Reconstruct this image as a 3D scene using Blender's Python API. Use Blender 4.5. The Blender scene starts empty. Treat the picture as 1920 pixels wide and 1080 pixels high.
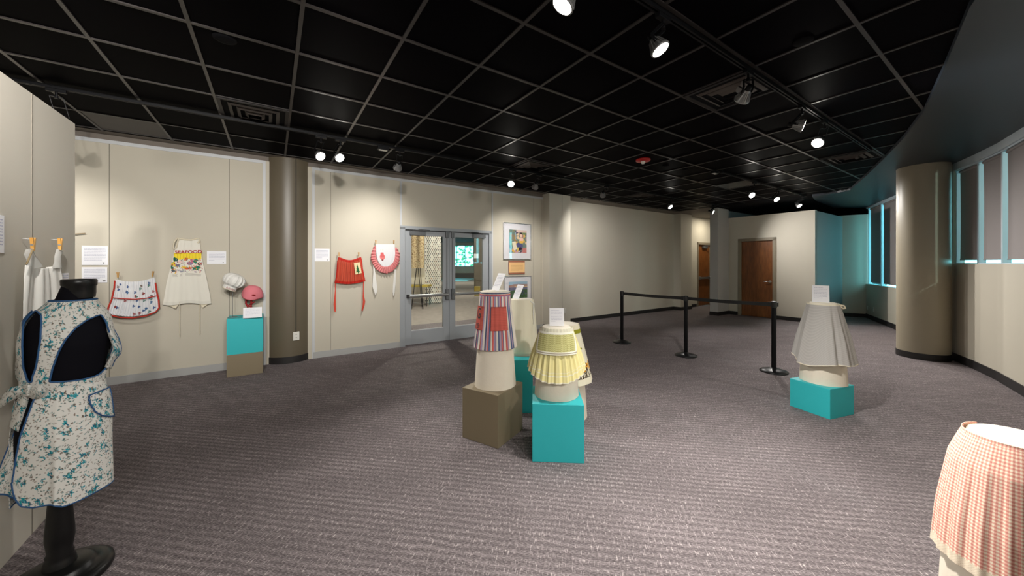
import bpy, math, random
import numpy as np
from mathutils import Vector, Matrix
random.seed(7); rng = np.random.default_rng(7)
PI = math.pi
C = bpy.context.scene.collection
scene = bpy.context.scene

# ------------------------------------------------------------------ camera, world, exposure
EYE = 1.5; FPX = 668.0; HZ = 493.5           # eye height (m), focal length in px of a 1920 wide frame, horizon row
YAW = 0.592                                   # the building's own axes: t (along the long wall) and n (towards it)
ct, st = math.cos(YAW), math.sin(YAW)
cam_d = bpy.data.cameras.new('camera'); cam = bpy.data.objects.new('camera', cam_d); C.objects.link(cam)
cam.location = (0, 0, EYE); cam.rotation_euler = (PI/2, 0, 0)
cam_d.sensor_fit = 'HORIZONTAL'; cam_d.sensor_width = 36; cam_d.lens = 36*FPX/1920
cam_d.shift_y = -(540-HZ)/1920; cam_d.clip_start = .02
scene.camera = cam
scene.view_settings.view_transform = 'Standard'; scene.view_settings.look = 'None'
scene.view_settings.gamma = 1; scene.view_settings.use_curve_mapping = False
scene.view_settings.exposure = 1.12
world = bpy.data.worlds.new('world'); scene.world = world; world.use_nodes = True
bg = world.node_tree.nodes['Background']; bg.inputs[0].default_value = (.30, .84, .95, 1); bg.inputs[1].default_value = 3.2
LAMP_W = 62.0
HEADROOM = 3.085                              # tile ceiling height
SOFFIT = 3.04

# ------------------------------------------------------------------ survey helpers
def W(t, n, z=0.0): return Vector((t*ct - n*st, t*st + n*ct, z))
def on_n(u, v, n):                            # sight line through a survey pixel meets the plane n = const -> (t, z)
    k = (u-960)/FPX; Y = n/(ct - k*st); X = k*Y
    return X*ct + Y*st, EYE + (HZ-v)/FPX*Y
def on_t(u, v, t):                            # ... meets the plane t = const -> (n, z)
    k = (u-960)/FPX; Y = t/(k*ct + st); X = k*Y
    return -X*st + Y*ct, EYE + (HZ-v)/FPX*Y
def s2l(c):
    return tuple(((x/12.92) if x <= .04045 else ((x+.055)/1.055)**2.4) for x in c)
def rgb(r, g, b): return s2l((r/255, g/255, b/255))
def s2la(a):
    a = np.clip(a, 0, 1); return np.where(a <= .04045, a/12.92, ((a+.055)/1.055)**2.4)

# ------------------------------------------------------------------ materials
def mat(name, col, rough=.6, metal=0., spec=.5, emit=None, estr=0., noise=0., nscale=40., bump=0., bscale=200., sheen=0., coat=0.):
    m = bpy.data.materials.new(name); m.use_nodes = True; nt = m.node_tree; p = nt.nodes['Principled BSDF']
    p.inputs['Base Color'].default_value = (*col, 1); p.inputs['Roughness'].default_value = rough
    p.inputs['Metallic'].default_value = metal; p.inputs['Specular IOR Level'].default_value = spec
    p.inputs['Sheen Weight'].default_value = sheen; p.inputs['Coat Weight'].default_value = coat
    if emit: p.inputs['Emission Color'].default_value = (*emit, 1); p.inputs['Emission Strength'].default_value = estr
    if noise or bump: tc = nt.nodes.new('ShaderNodeTexCoord')
    if noise:
        n = nt.nodes.new('ShaderNodeTexNoise'); n.inputs['Scale'].default_value = nscale; n.inputs['Detail'].default_value = 5
        nt.links.new(tc.outputs['Object'], n.inputs['Vector'])
        mx = nt.nodes.new('ShaderNodeMix'); mx.data_type = 'RGBA'
        mx.inputs[6].default_value = (*[c*(1-noise) for c in col], 1); mx.inputs[7].default_value = (*[min(1, c*(1+noise)) for c in col], 1)
        nt.links.new(n.outputs['Fac'], mx.inputs[0]); nt.links.new(mx.outputs[2], p.inputs['Base Color'])
    if bump:
        n2 = nt.nodes.new('ShaderNodeTexNoise'); n2.inputs['Scale'].default_value = bscale; n2.inputs['Detail'].default_value = 3
        nt.links.new(tc.outputs['Object'], n2.inputs['Vector'])
        b = nt.nodes.new('ShaderNodeBump'); b.inputs['Strength'].default_value = bump; b.inputs['Distance'].default_value = .004
        nt.links.new(n2.outputs['Fac'], b.inputs['Height']); nt.links.new(b.outputs['Normal'], p.inputs['Normal'])
    return m
def vcmat(name, rough=.9, sheer=0., bump=.25, bscale=500., spec=.25):
    m = bpy.data.materials.new(name); m.use_nodes = True; nt = m.node_tree; p = nt.nodes['Principled BSDF']
    a = nt.nodes.new('ShaderNodeAttribute'); a.attribute_name = 'Col'
    nt.links.new(a.outputs['Color'], p.inputs['Base Color']); p.inputs['Roughness'].default_value = rough
    p.inputs['Specular IOR Level'].default_value = spec
    tc = nt.nodes.new('ShaderNodeTexCoord'); n2 = nt.nodes.new('ShaderNodeTexNoise'); n2.inputs['Scale'].default_value = bscale
    nt.links.new(tc.outputs['Object'], n2.inputs['Vector'])
    b = nt.nodes.new('ShaderNodeBump'); b.inputs['Strength'].default_value = bump; b.inputs['Distance'].default_value = .002
    nt.links.new(n2.outputs['Fac'], b.inputs['Height']); nt.links.new(b.outputs['Normal'], p.inputs['Normal'])
    if sheer:
        t = nt.nodes.new('ShaderNodeBsdfTransparent'); mx = nt.nodes.new('ShaderNodeMixShader'); mx.inputs[0].default_value = 1-sheer
        out = nt.nodes['Material Output']
        nt.links.new(t.outputs[0], mx.inputs[1]); nt.links.new(p.outputs[0], mx.inputs[2]); nt.links.new(mx.outputs[0], out.inputs[0])
    return m
def glassmat(name, tint, gloss=.08):
    m = bpy.data.materials.new(name); m.use_nodes = True; nt = m.node_tree; nt.nodes.remove(nt.nodes['Principled BSDF'])
    t = nt.nodes.new('ShaderNodeBsdfTransparent'); t.inputs[0].default_value = (*tint, 1)
    g = nt.nodes.new('ShaderNodeBsdfGlossy'); g.inputs['Roughness'].default_value = .02
    mx = nt.nodes.new('ShaderNodeMixShader'); mx.inputs[0].default_value = gloss
    nt.links.new(t.outputs[0], mx.inputs[1]); nt.links.new(g.outputs[0], mx.inputs[2]); nt.links.new(mx.outputs[0], nt.nodes['Material Output'].inputs[0])
    return m
def carpet_mat():
    m = bpy.data.materials.new('carpet'); m.use_nodes = True; nt = m.node_tree; p = nt.nodes['Principled BSDF']
    N = nt.nodes.new; L = nt.links.new
    tc = N('ShaderNodeTexCoord')
    rot = N('ShaderNodeMapping'); rot.inputs['Rotation'].default_value = (0, 0, math.radians(9)); L(tc.outputs['Object'], rot.inputs['Vector'])
    def noise(sx, sy, det=2, rough=.5):
        mp = N('ShaderNodeMapping'); mp.inputs['Scale'].default_value = (sx, sy, 1); L(rot.outputs[0], mp.inputs['Vector'])
        n = N('ShaderNodeTexNoise'); n.inputs['Scale'].default_value = 1; n.inputs['Detail'].default_value = det; n.inputs['Roughness'].default_value = rough
        L(mp.outputs[0], n.inputs['Vector']); return n.outputs['Fac']
    def math_(op, a, b, c=None):
        n = N('ShaderNodeMath'); n.operation = op
        for i, x in enumerate((a, b, c)):
            if x is None: continue
            if isinstance(x, (int, float)): n.inputs[i].default_value = x
            else: L(x, n.inputs[i])
        return n.outputs[0]
    sep = N('ShaderNodeSeparateXYZ'); L(rot.outputs[0], sep.inputs[0])
    wob = noise(5, 9, 1)
    wave = math_('SINE', math_('ADD', math_('MULTIPLY', sep.outputs[1], 2*PI/.046), math_('MULTIPLY', wob, 5.0)), 0)
    wave = math_('MULTIPLY_ADD', wave, .5, .5)
    patch_ = noise(2.2, 5.5, 1)                       # where the dark rows stand out
    rows = math_('MULTIPLY', wave, math_('MULTIPLY', patch_, 1.3))
    fine = noise(60, 260, 2)
    tick = noise(170, 20, 1)                          # light threads running across the rows
    tk = N('ShaderNodeMapRange'); tk.inputs[1].default_value = .60; tk.inputs[2].default_value = .70; L(tick, tk.inputs[0])
    s = math_('ADD', math_('MULTIPLY', rows, .155), math_('MULTIPLY', fine, .90))
    s = math_('ADD', s, math_('MULTIPLY', tk.outputs[0], .22))
    cr = N('ShaderNodeValToRGB'); L(s, cr.inputs[0]); e = cr.color_ramp.elements
    e[0].position = .33; e[0].color = (*rgb(82, 76, 77), 1); e[1].position = .92; e[1].color = (*rgb(214, 204, 198), 1)
    x = cr.color_ramp.elements.new(.50); x.color = (*rgb(114, 106, 107), 1)
    x = cr.color_ramp.elements.new(.68); x.color = (*rgb(152, 142, 143), 1)
    L(cr.outputs[0], p.inputs['Base Color']); p.inputs['Roughness'].default_value = .95; p.inputs['Specular IOR Level'].default_value = .1
    b = N('ShaderNodeBump'); b.inputs['Strength'].default_value = .5; b.inputs['Distance'].default_value = .004
    L(s, b.inputs['Height']); L(b.outputs[0], p.inputs['Normal'])
    return m
def wood_mat(name, c1, c2):
    m = bpy.data.materials.new(name); m.use_nodes = True; nt = m.node_tree; p = nt.nodes['Principled BSDF']
    tc = nt.nodes.new('ShaderNodeTexCoord'); mp = nt.nodes.new('ShaderNodeMapping'); mp.inputs['Scale'].default_value = (14, 14, 2.2)
    n = nt.nodes.new('ShaderNodeTexNoise'); n.inputs['Scale'].default_value = 2; n.inputs['Detail'].default_value = 6
    nt.links.new(tc.outputs['Object'], mp.inputs[0]); nt.links.new(mp.outputs[0], n.inputs['Vector'])
    cr = nt.nodes.new('ShaderNodeValToRGB'); cr.color_ramp.elements[0].position = .3; cr.color_ramp.elements[1].position = .7
    cr.color_ramp.elements[0].color = (*c1, 1); cr.color_ramp.elements[1].color = (*c2, 1)
    nt.links.new(n.outputs['Fac'], cr.inputs[0]); nt.links.new(cr.outputs[0], p.inputs['Base Color']); p.inputs['Roughness'].default_value = .4
    return m

M = dict(
    wall=mat('wall_beige', rgb(194, 187, 171), .75, noise=.02, nscale=3, bump=.15, bscale=350),
    wallc=mat('wall_pale', rgb(204, 198, 184), .75, noise=.02, nscale=3),
    partition=mat('wall_partition', rgb(196, 190, 178), .7, noise=.02, nscale=3, bump=.15, bscale=350),
    taupe=mat('wall_taupe', rgb(118, 110, 102), .8), white_trim=mat('trim_grey_white', rgb(196, 198, 200), .5),
    greybase=mat('base_grey', rgb(168, 168, 166), .5), blackbase=mat('base_black', rgb(34, 32, 32), .5),
    seam=mat('panel_seam', rgb(112, 106, 95), .8), tile=mat('ceiling_tile', (.0022, .0018, .0026), .5, spec=.008),
    tbar=mat('ceiling_bar', rgb(47, 43, 42), .34, spec=.4), bulkhead=mat('black_bulkhead', (.004, .004, .005), .9, spec=.1),
    soffit=mat('soffit_paint', rgb(26, 34, 43), .42, spec=.5, bump=.05, bscale=30),
    column=mat('column_taupe', rgb(100, 91, 75), .38, bump=.1, bscale=200), column2=mat('column_khaki', rgb(160, 150, 130), .4),
    pillar=mat('pillar_grey', rgb(186, 188, 188), .6), teallit=mat('wall_teal_lit', rgb(140, 146, 146), .6),
    doorframe=mat('door_metal_grey', rgb(160, 164, 168), .45), steel=mat('steel', rgb(190, 190, 190), .28, metal=.9),
    closer=mat('closer_grey', rgb(112, 114, 116), .4, metal=.3), dark=mat('dark_metal', rgb(40, 40, 42), .45),
    wood=wood_mat('wood_door', rgb(108, 62, 26), rgb(140, 84, 38)), jamb=mat('door_jamb_taupe', rgb(140, 130, 112), .5),
    glass=glassmat('door_glass', (.93, .96, .95), .05), winglass=glassmat('window_glass', (.80, .97, .97), .06),
    winframe=mat('window_frame', rgb(194, 206, 214), .5), shade=mat('roller_shade', rgb(146, 139, 138), .85, bump=.2, bscale=600),
    black=mat('black_plastic', (.008, .008, .009), .35), blackmetal=mat('black_metal', (.005, .005, .006), .45, spec=.18),
    lampgrey=mat('lamp_heatsink', rgb(150, 150, 150), .35, metal=.6), lens=mat('lamp_lens', (.9, .9, .85), .3, emit=(1, .95, .85), estr=26),
    teal=mat('plinth_teal', rgb(44, 184, 190), .55), tealtop=mat('plinth_teal_top', rgb(38, 166, 172), .55), brown=mat('plinth_brown', rgb(132, 119, 95), .55),
    muslin=mat('muslin', rgb(234, 224, 206), .9, bump=.3, bscale=60, noise=.03, nscale=20), card=mat('card_white', rgb(236, 236, 240), .6),
    cardtop=mat('form_top', rgb(238, 230, 212), .8),
    ink=mat('ink_grey', rgb(186, 186, 202), .8), inkdark=mat('ink_dark', rgb(60, 56, 56), .8),
    velvet=mat('black_velvet', (.003, .0028, .005), .8, sheen=.0, spec=.1), gloss_black=mat('gloss_black_wood', (.004, .004, .004), .34, spec=.4),
    cloth=vcmat('printed_cloth'), sheer=vcmat('sheer_printed_cloth', sheer=.22), sheer2=vcmat('organdy_cloth', sheer=.12),
    floral=vcmat('floral_cloth', bump=.15), bluetrim=mat('blue_binding', rgb(30, 74, 118), .7),
    redtrim=mat('red_binding', rgb(188, 46, 30), .8), redcloth=mat('red_cloth', rgb(206, 58, 44), .8), whitecloth=mat('white_cloth', rgb(228, 226, 220), .9),
    creamcloth=mat('cream_cloth', rgb(216, 206, 182), .9), string=mat('tan_string', rgb(146, 128, 96), .9),
    pin=wood_mat('pin_wood', rgb(178, 124, 52), rgb(208, 160, 84)), frame=mat('metal_frame', rgb(188, 188, 190), .25, metal=.8),
    mat_board=mat('mat_board', rgb(224, 222, 226), .7), picglass=glassmat('picture_glass', (1, 1, 1), .07),
    print=vcmat('printed_paper', rough=.5, bump=0), pink=mat('pink_felt', rgb(226, 128, 138), .85), darkred=mat('dark_red', rgb(150, 20, 26), .8),
    red=mat('red_plastic', rgb(190, 30, 30), .35), outlet=mat('outlet_white', rgb(226, 224, 216), .45), conduit=mat('conduit_taupe', rgb(66, 60, 50), .5),
    farglow=mat('daylit_foliage', (.3, .6, .5), .9), yellow=mat('yellow_paint', rgb(206, 180, 60), .6), vent=mat('vent_paint', rgb(36, 33, 33), .5, spec=.2),
    ventlight=mat('vent_blade', rgb(62, 56, 52), .5, spec=.2), tealreflect=mat('floor_reflection', rgb(150, 190, 196), .3),
)

# ------------------------------------------------------------------ object helpers
def link(o, parent=None):
    C.objects.link(o)
    if parent is not None: o.parent = parent
    return o
def tag(o, label, cat, group=None):
    o['label'] = label; o['category'] = cat
    if group: o['group'] = group
    return o
def struct(o): o['kind'] = 'structure'; return o
def thing(name, label, cat, loc=(0, 0, 0), rotz=0., group=None):
    o = bpy.data.objects.new(name, None); o.empty_display_size = .05; link(o); o.location = loc; o.rotation_euler = (0, 0, rotz)
    return tag(o, label, cat, group)
def sroot(name, loc=(0, 0, 0), rotz=0.):
    o = bpy.data.objects.new(name, None); o.empty_display_size = .05; link(o); o.location = loc; o.rotation_euler = (0, 0, rotz)
    return struct(o)
class MB:
    def __init__(s): s.v = []; s.f = []; s.sm = []; s.mi = []; s.cur = 0
    def add(s, vs, fs, smooth=False):
        b = len(s.v); s.v += [tuple(p) for p in vs]
        for f in fs: s.f.append(tuple(i+b for i in f)); s.sm.append(smooth); s.mi.append(s.cur)
        return s
    def box(s, x0, x1, y0, y1, z0, z1, M4=None):
        vs = [Vector((x, y, z)) for x in (x0, x1) for y in (y0, y1) for z in (z0, z1)]
        if M4 is not None: vs = [M4 @ p for p in vs]
        return s.add(vs, [(0, 1, 3, 2), (4, 6, 7, 5), (0, 4, 5, 1), (2, 3, 7, 6), (0, 2, 6, 4), (1, 5, 7, 3)])
    def bar(s, p0, p1, w, h, up=Vector((0, 0, 1))):
        p0 = Vector(p0); p1 = Vector(p1); d = (p1-p0); L = d.length; d.normalize(); x = d.cross(up)
        if x.length < 1e-4: x = d.cross(Vector((1, 0, 0)))
        x.normalize(); y = x.cross(d); m = Matrix((x, d, y)).transposed().to_4x4(); m.translation = p0
        return s.box(-w/2, w/2, 0, L, -h/2, h/2, m)
    def tube(s, pts, r, seg=10, caps=True):
        pts = [Vector(p) for p in pts]; rs = r if hasattr(r, '__len__') else [r]*len(pts)
        n = len(pts); tang = [(pts[min(i+1, n-1)]-pts[max(i-1, 0)]).normalized() for i in range(n)]
        up = Vector((0, 0, 1)) if abs(tang[0].z) < .9 else Vector((1, 0, 0))
        x = tang[0].cross(up).normalized(); vs = []
        for i in range(n):
            x = (x - tang[i]*x.dot(tang[i])).normalized(); y = tang[i].cross(x)
            for k in range(seg):
                a = 2*PI*k/seg; vs.append(pts[i] + (x*math.cos(a)+y*math.sin(a))*rs[i])
        fs = [(i*seg+k, i*seg+(k+1) % seg, (i+1)*seg+(k+1) % seg, (i+1)*seg+k) for i in range(n-1) for k in range(seg)]
        s.add(vs, fs, True)
        if caps: s.add(vs[:seg], [tuple(range(seg))[::-1]]); s.add(vs[-seg:], [tuple(range(seg))])
        return s
    def lathe(s, prof, seg=32, c=(0, 0, 0), sx=1., sy=1., M4=None, caps=True, smooth=True):
        vs = []
        for r, z in prof:
            for k in range(seg):
                a = 2*PI*k/seg; p = Vector((c[0]+r*sx*math.cos(a), c[1]+r*sy*math.sin(a), c[2]+z)); vs.append(M4 @ p if M4 is not None else p)
        n = len(prof); s.add(vs, [(i*seg+k, i*seg+(k+1) % seg, (i+1)*seg+(k+1) % seg, (i+1)*seg+k) for i in range(n-1) for k in range(seg)], smooth)
        if caps:
            if prof[0][0] > 1e-5: s.add(vs[:seg], [tuple(range(seg))[::-1]])
            if prof[-1][0] > 1e-5: s.add(vs[-seg:], [tuple(range(seg))])
        return s
    def prism(s, poly, z0, z1):
        n = len(poly); vs = [(x, y, z0) for x, y in poly]+[(x, y, z1) for x, y in poly]
        return s.add(vs, [tuple(range(n))[::-1], tuple(range(n, 2*n))]+[(i, (i+1) % n, n+(i+1) % n, n+i) for i in range(n)])
    def build(s, name, m, parent=None, bevel=0., loc=None, rotz=None):
        me = bpy.data.meshes.new(name); me.from_pydata(s.v, [], s.f)
        ms = m if isinstance(m, (list, tuple)) else [m]
        for q in ms: me.materials.append(q)
        me.polygons.foreach_set('use_smooth', s.sm); me.polygons.foreach_set('material_index', s.mi); me.update()
        import bmesh
        bm = bmesh.new(); bm.from_mesh(me); bmesh.ops.recalc_face_normals(bm, faces=bm.faces); bm.to_mesh(me); bm.free()
        o = link(bpy.data.objects.new(name, me), parent)
        if bevel:
            b = o.modifiers.new('bevel', 'BEVEL'); b.width = bevel; b.segments = 2; b.limit_method = 'ANGLE'
        if loc is not None: o.location = loc
        if rotz is not None: o.rotation_euler = (0, 0, rotz)
        return o
def B(*a): return MB().box(*a)
def grid(name, P, m, parent=None, col=None, mask=None, thick=0., loc=None, rotz=None):
    """P: (rows, cols, 3) array of points; col: colours (sRGB) per point; mask: keep which cells."""
    P = np.asarray(P, float); R_, K = P.shape[:2]
    idx = np.arange(R_*K).reshape(R_, K)
    q = np.stack([idx[:-1, :-1], idx[:-1, 1:], idx[1:, 1:], idx[1:, :-1]], -1).reshape(-1, 4)
    if mask is not None: q = q[mask.reshape(-1)]
    used = np.unique(q); remap = -np.ones(R_*K, int); remap[used] = np.arange(len(used)); q = remap[q]; V = P.reshape(-1, 3)[used]
    me = bpy.data.meshes.new(name); me.vertices.add(len(V)); me.vertices.foreach_set('co', V.ravel())
    me.loops.add(len(q)*4); me.loops.foreach_set('vertex_index', q.ravel().astype(np.int32))
    me.polygons.add(len(q)); me.polygons.foreach_set('loop_start', np.arange(0, len(q)*4, 4, dtype=np.int32))
    me.polygons.foreach_set('loop_total', np.full(len(q), 4, np.int32)); me.polygons.foreach_set('use_smooth', np.ones(len(q), bool))
    me.update(calc_edges=True); me.validate(); me.materials.append(m)
    if col is not None:
        cc = np.ones((len(V), 4)); cc[:, :3] = s2la(np.asarray(col, float).reshape(-1, 3)[used])
        at = me.color_attributes.new('Col', 'FLOAT_COLOR', 'POINT'); at.data.foreach_set('color', cc.ravel())
    o = link(bpy.data.objects.new(name, me), parent)
    if thick:
        s = o.modifiers.new('thickness', 'SOLIDIFY'); s.thickness = thick; s.offset = 0
    if loc is not None: o.location = loc
    if rotz is not None: o.rotation_euler = (0, 0, rotz)
    return o
def text_mesh(name, body, size, m, parent, M4, ext=.0006, sx=1., font_bold=False, align='CENTER'):
    cu = bpy.data.curves.new(name, 'FONT'); cu.body = body; cu.size = size; cu.extrude = ext; cu.align_x = align; cu.align_y = 'CENTER'
    if font_bold: cu.offset = size*.02
    o = bpy.data.objects.new(name, cu); C.objects.link(o)
    bpy.context.view_layer.update()
    me = bpy.data.meshes.new_from_object(o.evaluated_get(bpy.context.evaluated_depsgraph_get()))
    bpy.data.objects.remove(o); me.materials.clear(); me.materials.append(m)
    me.transform(Matrix.Diagonal((sx, 1, 1, 1))); me.transform(M4); me.name = name
    return link(bpy.data.objects.new(name, me), parent)
class Canvas:                                 # a small picture painted by rule, later read into mesh colours
    def __init__(s, w, h, bgc): s.w, s.h = w, h; s.a = np.ones((h, w, 3))*np.array(bgc)/255.; s.Y, s.X = np.mgrid[0:h, 0:w].astype(float)
    def put(s, msk, c, a=1.): s.a[msk] = s.a[msk]*(1-a)+np.array(c)/255.*a
    def ell(s, x, y, rx, ry, c, ang=0., a=1.):
        dx, dy = s.X-x, s.Y-y; ca, sa = math.cos(ang), math.sin(ang)
        s.put(((dx*ca+dy*sa)/rx)**2+((-dx*sa+dy*ca)/ry)**2 < 1, c, a)
    def lell(s, x, y, rx, ry, c, ang=0., wrap=True):     # fast local ellipse, wraps in x
        r = int(max(rx, ry))+2; xs = np.arange(int(x)-r, int(x)+r+1); ys = np.arange(max(0, int(y)-r), min(s.h, int(y)+r+1))
        if not len(ys): return
        X, Y = np.meshgrid(xs, ys); dx, dy = X-x, Y-y; ca, sa = math.cos(ang), math.sin(ang)
        k = ((dx*ca+dy*sa)/rx)**2+((-dx*sa+dy*ca)/ry)**2 < 1
        s.a[Y[k], X[k] % s.w] = np.array(c)/255.
    def rect(s, x0, y0, x1, y1, c, a=1.): s.put((s.X >= x0) & (s.X <= x1) & (s.Y >= y0) & (s.Y <= y1), c, a)
    def line(s, x0, y0, x1, y1, w, c):
        dx, dy = x1-x0, y1-y0; L2 = dx*dx+dy*dy+1e-9; t = np.clip(((s.X-x0)*dx+(s.Y-y0)*dy)/L2, 0, 1)
        s.put((s.X-x0-t*dx)**2+(s.Y-y0-t*dy)**2 < w*w/4, c)
    def poly(s, pts, c): s.put(inpoly(s.X, s.Y, pts), c)
    def sample(s, u, v):                      # u, v in 0..1, v down
        x = np.clip(u, 0, 1)*(s.w-1); y = np.clip(v, 0, 1)*(s.h-1); return s.a[np.round(y).astype(int), np.round(x).astype(int)]
def inpoly(X, Y, pts):
    r = np.zeros(np.shape(X), bool); n = len(pts)
    for i in range(n):
        x0, y0 = pts[i]; x1, y1 = pts[(i+1) % n]
        if y0 == y1: continue
        k = ((y0 > Y) != (y1 > Y)) & (X < (x1-x0)*(Y-y0)/(y1-y0)+x0); r ^= k
    return r
def smooth_noise(x, seed, k=5):
    r = np.random.default_rng(seed); y = np.zeros_like(x, float)
    for i in range(k): y += r.normal()/(i+1)**.5*np.sin(2*PI*(i+1)*x*r.uniform(.7, 1.3)+r.uniform(0, 6.28))
    return y/k**.5

# ================================================================== THE SETTING
NB = 6.40                                     # plane of the long back wall (left and middle part)
NC = 6.65                                     # plane of its pale right part
TD = 11.2                                     # plane of the far wall with the wooden door
TP = -1.106                                   # plane of the near left partition
DT0, DT1, DH = 1.94, 3.77, 2.14               # double door opening

b = MB()
poly = [W(-7, -6.5), W(16, -6.5), W(16, 8.5), W(-7, 8.5)]
fl = MB().prism([(p.x, p.y) for p in poly], -.1, 0).build('floor', carpet_mat()); struct(fl)
# tile ceiling with its bars
cl = sroot('ceiling')
poly = [W(-7, -6.5), W(10.3, -6.5), W(10.3, 8.5), W(-7, 8.5)]
MB().prism([(p.x, p.y) for p in poly], HEADROOM, HEADROOM+.05).build('ceiling_tiles', M['tile'], cl)
b = MB(); TG, NG, S = 1.375, 1.90, .6105
for i in range(-14, 16):
    t = TG+i*S
    if t < 10.3: b.box(t-.012, t+.012, -6.4, 6.26, HEADROOM-.009, HEADROOM+.002)
for j in range(-13, 8):
    n = NG+j*S
    if n < 6.26: b.box(-6.9, 10.3, n-.012, n+.012, HEADROOM-.0088, HEADROOM+.002)
b.build('ceiling_grid', M['tbar'], cl, rotz=YAW)
poly = [W(10.3, 2.0), W(15.4, 2.0), W(15.4, 5.3), W(10.3, 5.3)]
MB().prism([(p.x, p.y) for p in poly], HEADROOM+.01, HEADROOM+.06).build('black_ceiling', M['bulkhead'], cl)
b = B(-7, 10.3, 6.26, 8.5, HEADROOM-.006, HEADROOM+.04); b.box(10.3, 16, 5.3, 8.5, HEADROOM-.006, HEADROOM+.04)
b.build('ceiling_border', M['taupe'], cl, rotz=YAW)
# long back wall with the opening for the double door
b = B(-4.6, DT0, NB, NB+.12, 0, 3.01); b.box(DT0, DT1, NB, NB+.12, DH, 3.01); b.box(DT1, 5.2, NB, NB+.12, 0, 3.01)
wb = struct(b.build('wall_back_left', M['wall'], rotz=YAW))
b = B(-4.6, 5.2, NB+.01, NB+.12, 3.01, 3.12); struct(b.build('trim_1', M['taupe'], rotz=YAW))
b = MB()                                      # white aluminium strips of the panel system
for t0, t1 in ((-4.6, -.085), (.52, 5.17)): b.box(t0, t1, NB-.008, NB+.005, 2.968, 3.012)
for t in (-.10, .535): b.box(t-.018, t+.018, NB-.010, NB+.005, .0, 3.0)
b.box(DT0-.05, DT0-.015, NB-.008, NB+.005, DH, 2.97); b.box(DT1+.02, DT1+.05, NB-.008, NB+.005, 0, 2.97)
struct(b.build('trim_2', M['white_trim'], rotz=YAW))
b = MB()
for u in (205, 430, 620): t = on_n(u, 500, NB)[0]; b.box(t-.003, t+.003, NB-.0012, NB+.01, .1, 2.97)
for u in (1000,): t = on_n(u, 500, NB)[0]; b.box(t-.002, t+.002, NB-.0012, NB+.01, .1, 2.97)
b.box(TP-.001, TP+.0012, on_t(60, 500, TP)[0]-.003, on_t(60, 500, TP)[0]+.003, 0, 2.44)
b.box(5.10, 5.112, NB-.002, NB+.01, 0, 3.0)
struct(b.build('trim_3', M['seam'], rotz=YAW))
b = B(-4.6, -.12, NB-.014, NB+.005, 0, .10); b.box(.53, DT0-.05, NB-.014, NB+.005, 0, .10); b.box(DT1+.06, 5.15, NB-.014, NB+.005, 0, .10)
struct(b.build('baseboard_back_left', M['greybase'], rotz=YAW, bevel=.002))
# pilaster, pale wall, second pilaster, recess
b = B(5.16, 5.80, 6.17, NC+.1, 0, HEADROOM); b.box(5.80, 10.80, NC, NC+.1, 0, 3.10); b.box(10.79, 11.41, 6.41, NC+.1, 0, HEADROOM); b.box(11.41, 12.19, NC, NC+.1, 0, HEADROOM)
b.box(12.19, 13.10, NC, NC+.1, 2.23, HEADROOM); b.box(13.10, 15.2, NC, NC+.1, 0, HEADROOM)
struct(b.build('wall_back', M['wallc'], rotz=YAW))
b = MB(); t = 5.54
b.box(t-.003, t+.003, 6.168, 6.18, 0, HEADROOM); struct(b.build('trim_4', M['seam'], rotz=YAW))
b = B(5.15, 5.81, 6.158, 6.2, 0, .1); b.box(5.15, 5.17, 6.16, NB-.02, 0, .1); b.box(5.80, 10.80, NC-.012, NC+.01, 0, .10); b.box(10.78, 11.42, 6.398, 6.44, 0, .1); b.box(10.778, 10.8, 6.4, NC, 0, .1); b.box(11.41, 12.14, NC-.012, NC+.01, 0, .1); b.box(13.15, 15.2, NC-.012, NC+.01, 0, .1)
struct(b.build('baseboard_back', M['blackbase'], rotz=YAW))
# far wall with the wooden door, its side, and the angled end wall
HD = 2.83
da, db_ = 4.02, 4.86                            # door opening in n
b = B(TD, TD+.12, 3.146, da, 0, HD); b.box(TD, TD+.12, db_, 5.39, 0, HD); b.box(TD, TD+.12, da, db_, 2.16, HD)
struct(b.build('wall_far', M['wallc'], rotz=YAW))
struct(B(TD+.001, 13.4, 3.146, 3.24, 0, HD-.02).build('wall_far_side', M['teallit'], rotz=YAW))  # teal tint of the window light is put into this side wall's colour
b = MB(); b.prism([(13.35, 3.20), (13.62, 2.66), (13.75, 2.72), (13.48, 3.26)], 0, 2.85); struct(b.build('wall_end', M['wallc'], rotz=YAW))
b = B(10.57, TD, 5.167, 5.39, 0, HEADROOM); b.box(TD, 15.2, 5.3, 5.39, 0, HEADROOM); struct(b.build('wall_pillar', M['pillar'], rotz=YAW))
b = B(TD-.012, TD+.01, 3.14, da-.06, 0, .1); b.box(TD-.012, TD+.01, db_+.06, 5.17, 0, .1); b.box(10.558, 11.2, 5.155, 5.2, 0, .1); b.box(10.558, 10.6, 5.16, 5.4, 0, .1)
b.box(TD-.012, 13.35, 3.134, 3.16, 0, .1); b.prism([(13.335, 3.20), (13.605, 2.66), (13.63, 2.67), (13.36, 3.21)], 0, .1)
struct(b.build('baseboard_far', M['blackbase'], rotz=YAW))
struct(B(15.2, 15.3, 2.7, 8.5, 0, 3.4).box(13.62, 15.3, 2.60, 2.70, 0, 3.4).build('wall_beyond', M['bulkhead'], rotz=YAW))  # second box is an unseen wall added to block leaking sky light
# near left partition, and the walls behind the photographer
struct(B(TP-.09, TP, -3.2, 3.643, 0, 2.44).build('wall_left', M['partition'], rotz=YAW))
struct(B(-4.7, -4.6, -5.6, NB+.12, 0, HEADROOM).build('wall_far_left', M['wall'], rotz=YAW))
struct(B(-4.7, 9.5, -5.7, -5.6, 0, HEADROOM).build('wall_rear', M['wallc'], rotz=YAW))

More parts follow.
